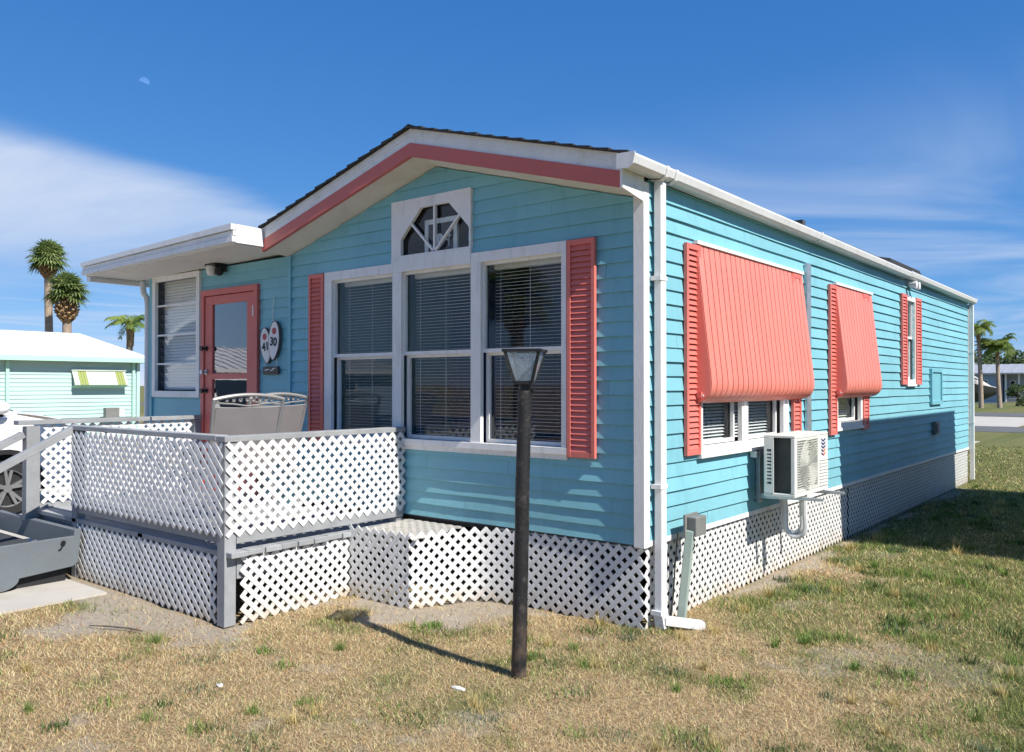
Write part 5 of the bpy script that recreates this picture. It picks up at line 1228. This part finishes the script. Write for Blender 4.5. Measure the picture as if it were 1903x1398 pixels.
# covered boat across the back street
bt = thing('covered_boat', (-9.4, 66.0, 0), 'dark hulled boat on a trailer under a pale cover beside the far palm', 'boat')
secs = []
for t in np.linspace(0, 1, 12):
    x = -13.5 + t * 5.9; hw = 1.0 * (1 - max(0, t - .45) ** 2 * 3.0); keel = .22 + 1.0 * max(0, t - .55) ** 2 * 4.2; top = 2.15 - .75 * t ** 2
    hw = max(hw, .06); secs.append([(x, 65.8 + hw * math.cos(a), keel + (top - keel) * (1 - math.sin(a) ** .8) if 0 < a < math.pi else top) for a in np.linspace(0, math.pi, 9)])
hb_ = MB(); hb_.add([v for s in secs for v in s], [(i * 9 + j, i * 9 + j + 1, i * 9 + j + 10, i * 9 + j + 9) for i in range(11) for j in range(8)]); hb_.build('hull', 'hull', bt, smooth=True, fix=False)
cv = MB(); rows = []
for i, t in enumerate(np.linspace(0, 1, 12)):
    x = -13.5 + t * 5.9; hw = max(1.03 * (1 - max(0, t - .45) ** 2 * 3.0), .08); top = 2.17 - .75 * t ** 2; hh = (0.55 if t < .75 else max(.03, .55 - (t - .75) * 3.4))
    rows.append([(x, 65.8 + hw * math.cos(a), top + hh * math.sin(a) ** .8 * (1 + .05 * math.sin(i * 3 + j))) for j, a in enumerate(np.linspace(0, math.pi, 9))])
cv.add([v for s in rows for v in s], [(i * 9 + j, i * 9 + j + 1, i * 9 + j + 10, i * 9 + j + 9) for i in range(11) for j in range(8)]); cv.build('cover', 'tarp', bt, smooth=True, fix=False)
for y in (64.95, 66.65): MB().lathe([(.1, -.09), (.32, -.09), (.32, .09), (.1, .09)], (-11.5, y, .325), 20, axis=1).build('trailer_wheel', 'rubber', bt, smooth=True)
MB().beam((-13.5, 65.8, .32), (-7.3, 65.8, .32), .1, .1).build('trailer_beam', 'galv', bt)

# ------------------------------------------------------------------ grass
def blades(name, n, rmin, rmax, half, label, seed):
    r = np.random.default_rng(seed)
    rad = np.exp(r.uniform(math.log(rmin), math.log(rmax), n)); ang = r.uniform(-half, half, n) + R(38.9)
    x = 2.802 - np.sin(ang) * rad; y = -4.899 + np.cos(ang) * rad
    g, b = masks(x, y); d = wall_dist(x, y)
    keep = (d > 0.025) & ~((x < -3.8) & (y < -1.7)) & ~((x < -5.6)) & ~((x > 2.5) & (y > 4.1) & (y < 9.5)) & (y < 27.5) & ~((x > -5) & (x < -1.35) & (y > 21) & (y < 23.2))
    keep &= r.random(n) > b * 0.80
    x, y, g, b, rad = x[keep], y[keep], g[keep], b[keep], rad[keep]; n = len(x)
    tuft = sstep(vnoise(x * 3.2, y * 3.2, 31, 3), 0.60, 0.74)
    isg = r.random(n) < (0.06 + 0.80 * g) ; sc = np.clip(rad / 5.0, 0.8, 4.0)
    hgt = np.where(isg, r.uniform(.012, .032, n) * (1 + .5 * tuft), r.uniform(.007, .024, n)) * np.clip(sc, .9, 1.5)
    ln = np.where(isg, r.uniform(.2, 1.3, n), r.uniform(.8, 3.2, n)) * hgt
    az = r.uniform(0, 2 * math.pi, n); wd = r.uniform(.0012, .0027, n) * sc
    z = ground_z(x, y)
    bx_, by_ = np.cos(az), np.sin(az); pxx, pyy = -by_ * wd, bx_ * wd
    V = np.empty((n, 3, 3)); V[:, 0] = np.stack([x - pxx, y - pyy, z - .004], -1); V[:, 1] = np.stack([x + pxx, y + pyy, z - .004], -1); V[:, 2] = np.stack([x + bx_ * ln, y + by_ * ln, z + hgt], -1)
    v = r.uniform(.40, 1.55, n)[:, None]
    straw = np.array([0.61, 0.445, 0.235]) * v * (1 + r.normal(0, .06, (n, 3))); pale = np.array([0.60, 0.49, 0.30]) * np.clip(v, .8, 1.2)
    straw = np.where((r.random(n) < .28)[:, None], pale, straw); rust = np.array([.36, .19, .075]) * v; straw = np.where((r.random(n) < .10)[:, None], rust, straw)
    gv = np.array([0.155, 0.215, 0.055]) * v * (1 + r.normal(0, .08, (n, 3))); gy = np.array([.30, .30, .10]) * v; gv = np.where((r.random(n) < .45)[:, None], gy, gv)
    col = np.clip(np.where(isg[:, None], gv, straw), .01, .75)
    me = bpy.data.meshes.new(name); me.vertices.add(3 * n); me.vertices.foreach_set('co', V.reshape(-1)); me.loops.add(3 * n); me.loops.foreach_set('vertex_index', np.arange(3 * n))
    me.polygons.add(n); me.polygons.foreach_set('loop_start', np.arange(n) * 3); me.polygons.foreach_set('loop_total', np.full(n, 3)); me.update()
    a = me.attributes.new('col', 'FLOAT_COLOR', 'POINT'); c4 = np.ones((n, 3, 4), np.float32); c4[:, :, :3] = col[:, None, :]; a.data.foreach_set('color', c4.ravel())
    me.materials.append(M['grass']); o = bpy.data.objects.new(name, me); COL.objects.link(o); return tag(o, label, 'grass', kind='stuff')
def tufts(name, n, per, rmin, rmax, half, label, seed):
    r = np.random.default_rng(seed)
    rad = np.exp(r.uniform(math.log(rmin), math.log(rmax), n)); ang = r.uniform(-half, half, n) + R(38.9)
    x = 2.802 - np.sin(ang) * rad; y = -4.899 + np.cos(ang) * rad; d = wall_dist(x, y); g, b = masks(x, y)
    keep = (d > 0.06) & (x > -3.7) & ~((x > 2.5) & (y > 4.1) & (y < 9.5)) & (r.random(n) < 0.30 + 0.7 * g) & (r.random(n) > b * .7)
    x, y, rad = x[keep], y[keep], rad[keep]; n = len(x); kind = r.random(n)
    sz = np.where(kind < .6, r.uniform(.05, .13, n), r.uniform(.02, .05, n))
    X = np.repeat(x, per) + r.normal(0, 1, n * per) * np.repeat(sz, per) * .55; Y = np.repeat(y, per) + r.normal(0, 1, n * per) * np.repeat(sz, per) * .55
    N = n * per; K = np.repeat(kind, per); sc = np.clip(np.repeat(rad, per) / 5, .9, 2.5)
    h = np.where(K < .6, r.uniform(.02, .055, N), r.uniform(.04, .085, N)) * np.clip(sc, .9, 1.3); ln = h * r.uniform(.15, 1.1, N); az = r.uniform(0, 2 * math.pi, N)
    wd = np.where(K < .6, r.uniform(.0022, .0045, N), r.uniform(.0014, .0024, N)) * sc; z = ground_z(X, Y); bx_, by_ = np.cos(az), np.sin(az)
    V = np.empty((N, 3, 3)); V[:, 0] = np.stack([X + by_ * wd, Y - bx_ * wd, z - .004], -1); V[:, 1] = np.stack([X - by_ * wd, Y + bx_ * wd, z - .004], -1); V[:, 2] = np.stack([X + bx_ * ln, Y + by_ * ln, z + h], -1)
    v = r.uniform(.6, 1.4, N)[:, None]; dk = np.array([.075, .125, .035]) * v; bl = np.array([.13, .17, .095]) * v; yl = np.array([.50, .40, .17]) * v; lg = np.array([.15, .24, .05]) * v
    K2 = np.repeat(r.random(n), per)[:, None]; K3 = K[:, None]
    col = np.where(K3 < .6, np.where(K2 < .4, dk, np.where(K2 < .65, bl, lg)), np.where(K2 < .6, yl, lg))
    me = bpy.data.meshes.new(name); me.vertices.add(3 * N); me.vertices.foreach_set('co', V.reshape(-1)); me.loops.add(3 * N); me.loops.foreach_set('vertex_index', np.arange(3 * N))
    me.polygons.add(N); me.polygons.foreach_set('loop_start', np.arange(N) * 3); me.polygons.foreach_set('loop_total', np.full(N, 3)); me.update()
    a = me.attributes.new('col', 'FLOAT_COLOR', 'POINT'); c4 = np.ones((N, 3, 4), np.float32); c4[:, :, :3] = np.clip(col, .01, .7)[:, None, :]; a.data.foreach_set('color', c4.ravel())
    me.materials.append(M['grass']); o = bpy.data.objects.new(name, me); COL.objects.link(o); return tag(o, label, 'weeds', kind='stuff')
M['grass'] = leaf_mat('grass_blade', None, None, attr='col', trans=0.25, rough=0.7)
blades('grass', 900000, 2.6, 26.0, R(46), 'short dry straw and green grass covering the lawn', 3)
tufts('weed_tufts', 1100, 70, 2.8, 16.0, R(46), 'scattered darker weed tufts and dry upright stalks in the lawn', 9)
# loose bits on the lawn
tw = thing('twig', (-2.75, -2.28, 0.0), 'thin dark twig lying on the dry grass by the deck post', 'twig')
gz = float(ground_z(-2.75, -2.28))
MB().tube([(-3.02, -2.30, gz + .02), (-2.88, -2.235, gz + .024), (-2.72, -2.17, gz + .026), (-2.60, -2.14, gz + .022)], [.004, .006, .007, .004], 6).build('stem', 'bark', tw); MB().tube([(-2.72, -2.17, gz + .026), (-2.62, -2.20, gz + .028)], [.004, .002], 5).build('side_shoot', 'bark', tw)
def pebble(loc, s, label, seed):
    mb = MB().sphere((0, 0, 0), 1, 10, 6); r_ = random.Random(seed); mb.v = [(x * s[0] * r_.uniform(.8, 1.15), y * s[1] * r_.uniform(.8, 1.15), z * s[2]) for x, y, z in mb.v]
    z = float(ground_z(loc[0], loc[1])); o = mb.build('stone', 'sign_white', None, smooth=True); o.location = (*loc, z + s[2] * .5); tag(o, label, 'stone')
pebble((-1.33, -2.35), (.022, .017, .012), 'small white stone lying alone in the dry grass', 1)
pebble((-0.26, -1.57), (.05, .02, .010), 'flat white shell fragment in front of the lamp post foot', 2)

# ------------------------------------------------------------------ day moon
mdir = Vector((-0.84468, 0.43021, 0.31848)); D = 4000; mc = Vector(cam.location) + mdir * D; rr = D * 0.0052
mm = MB(); upv = (SUN - mdir * SUN.dot(mdir)).normalized(); n_ = 24; ax = mdir.cross(upv).normalized()
# lit part of the sphere: a gibbous cap facing the light
vs = []; nu, nv = 20, 8
for i in range(nv + 1):
    th = math.pi * 0.5 * i / nv * 1.02
    for k in range(nu):
        ph = 2 * math.pi * k / nu
        vs.append(mc + (upv * math.cos(th) + (ax * math.cos(ph) + mdir * math.sin(ph)) * math.sin(th)) * rr)
mm.add(vs, [(i * nu + k, i * nu + (k + 1) % nu, (i + 1) * nu + (k + 1) % nu, (i + 1) * nu + k) for i in range(nv) for k in range(nu)])
tag(mm.build('moon', 'moon', None, smooth=True, fix=False), 'faint pale half moon high in the blue sky', 'moon')
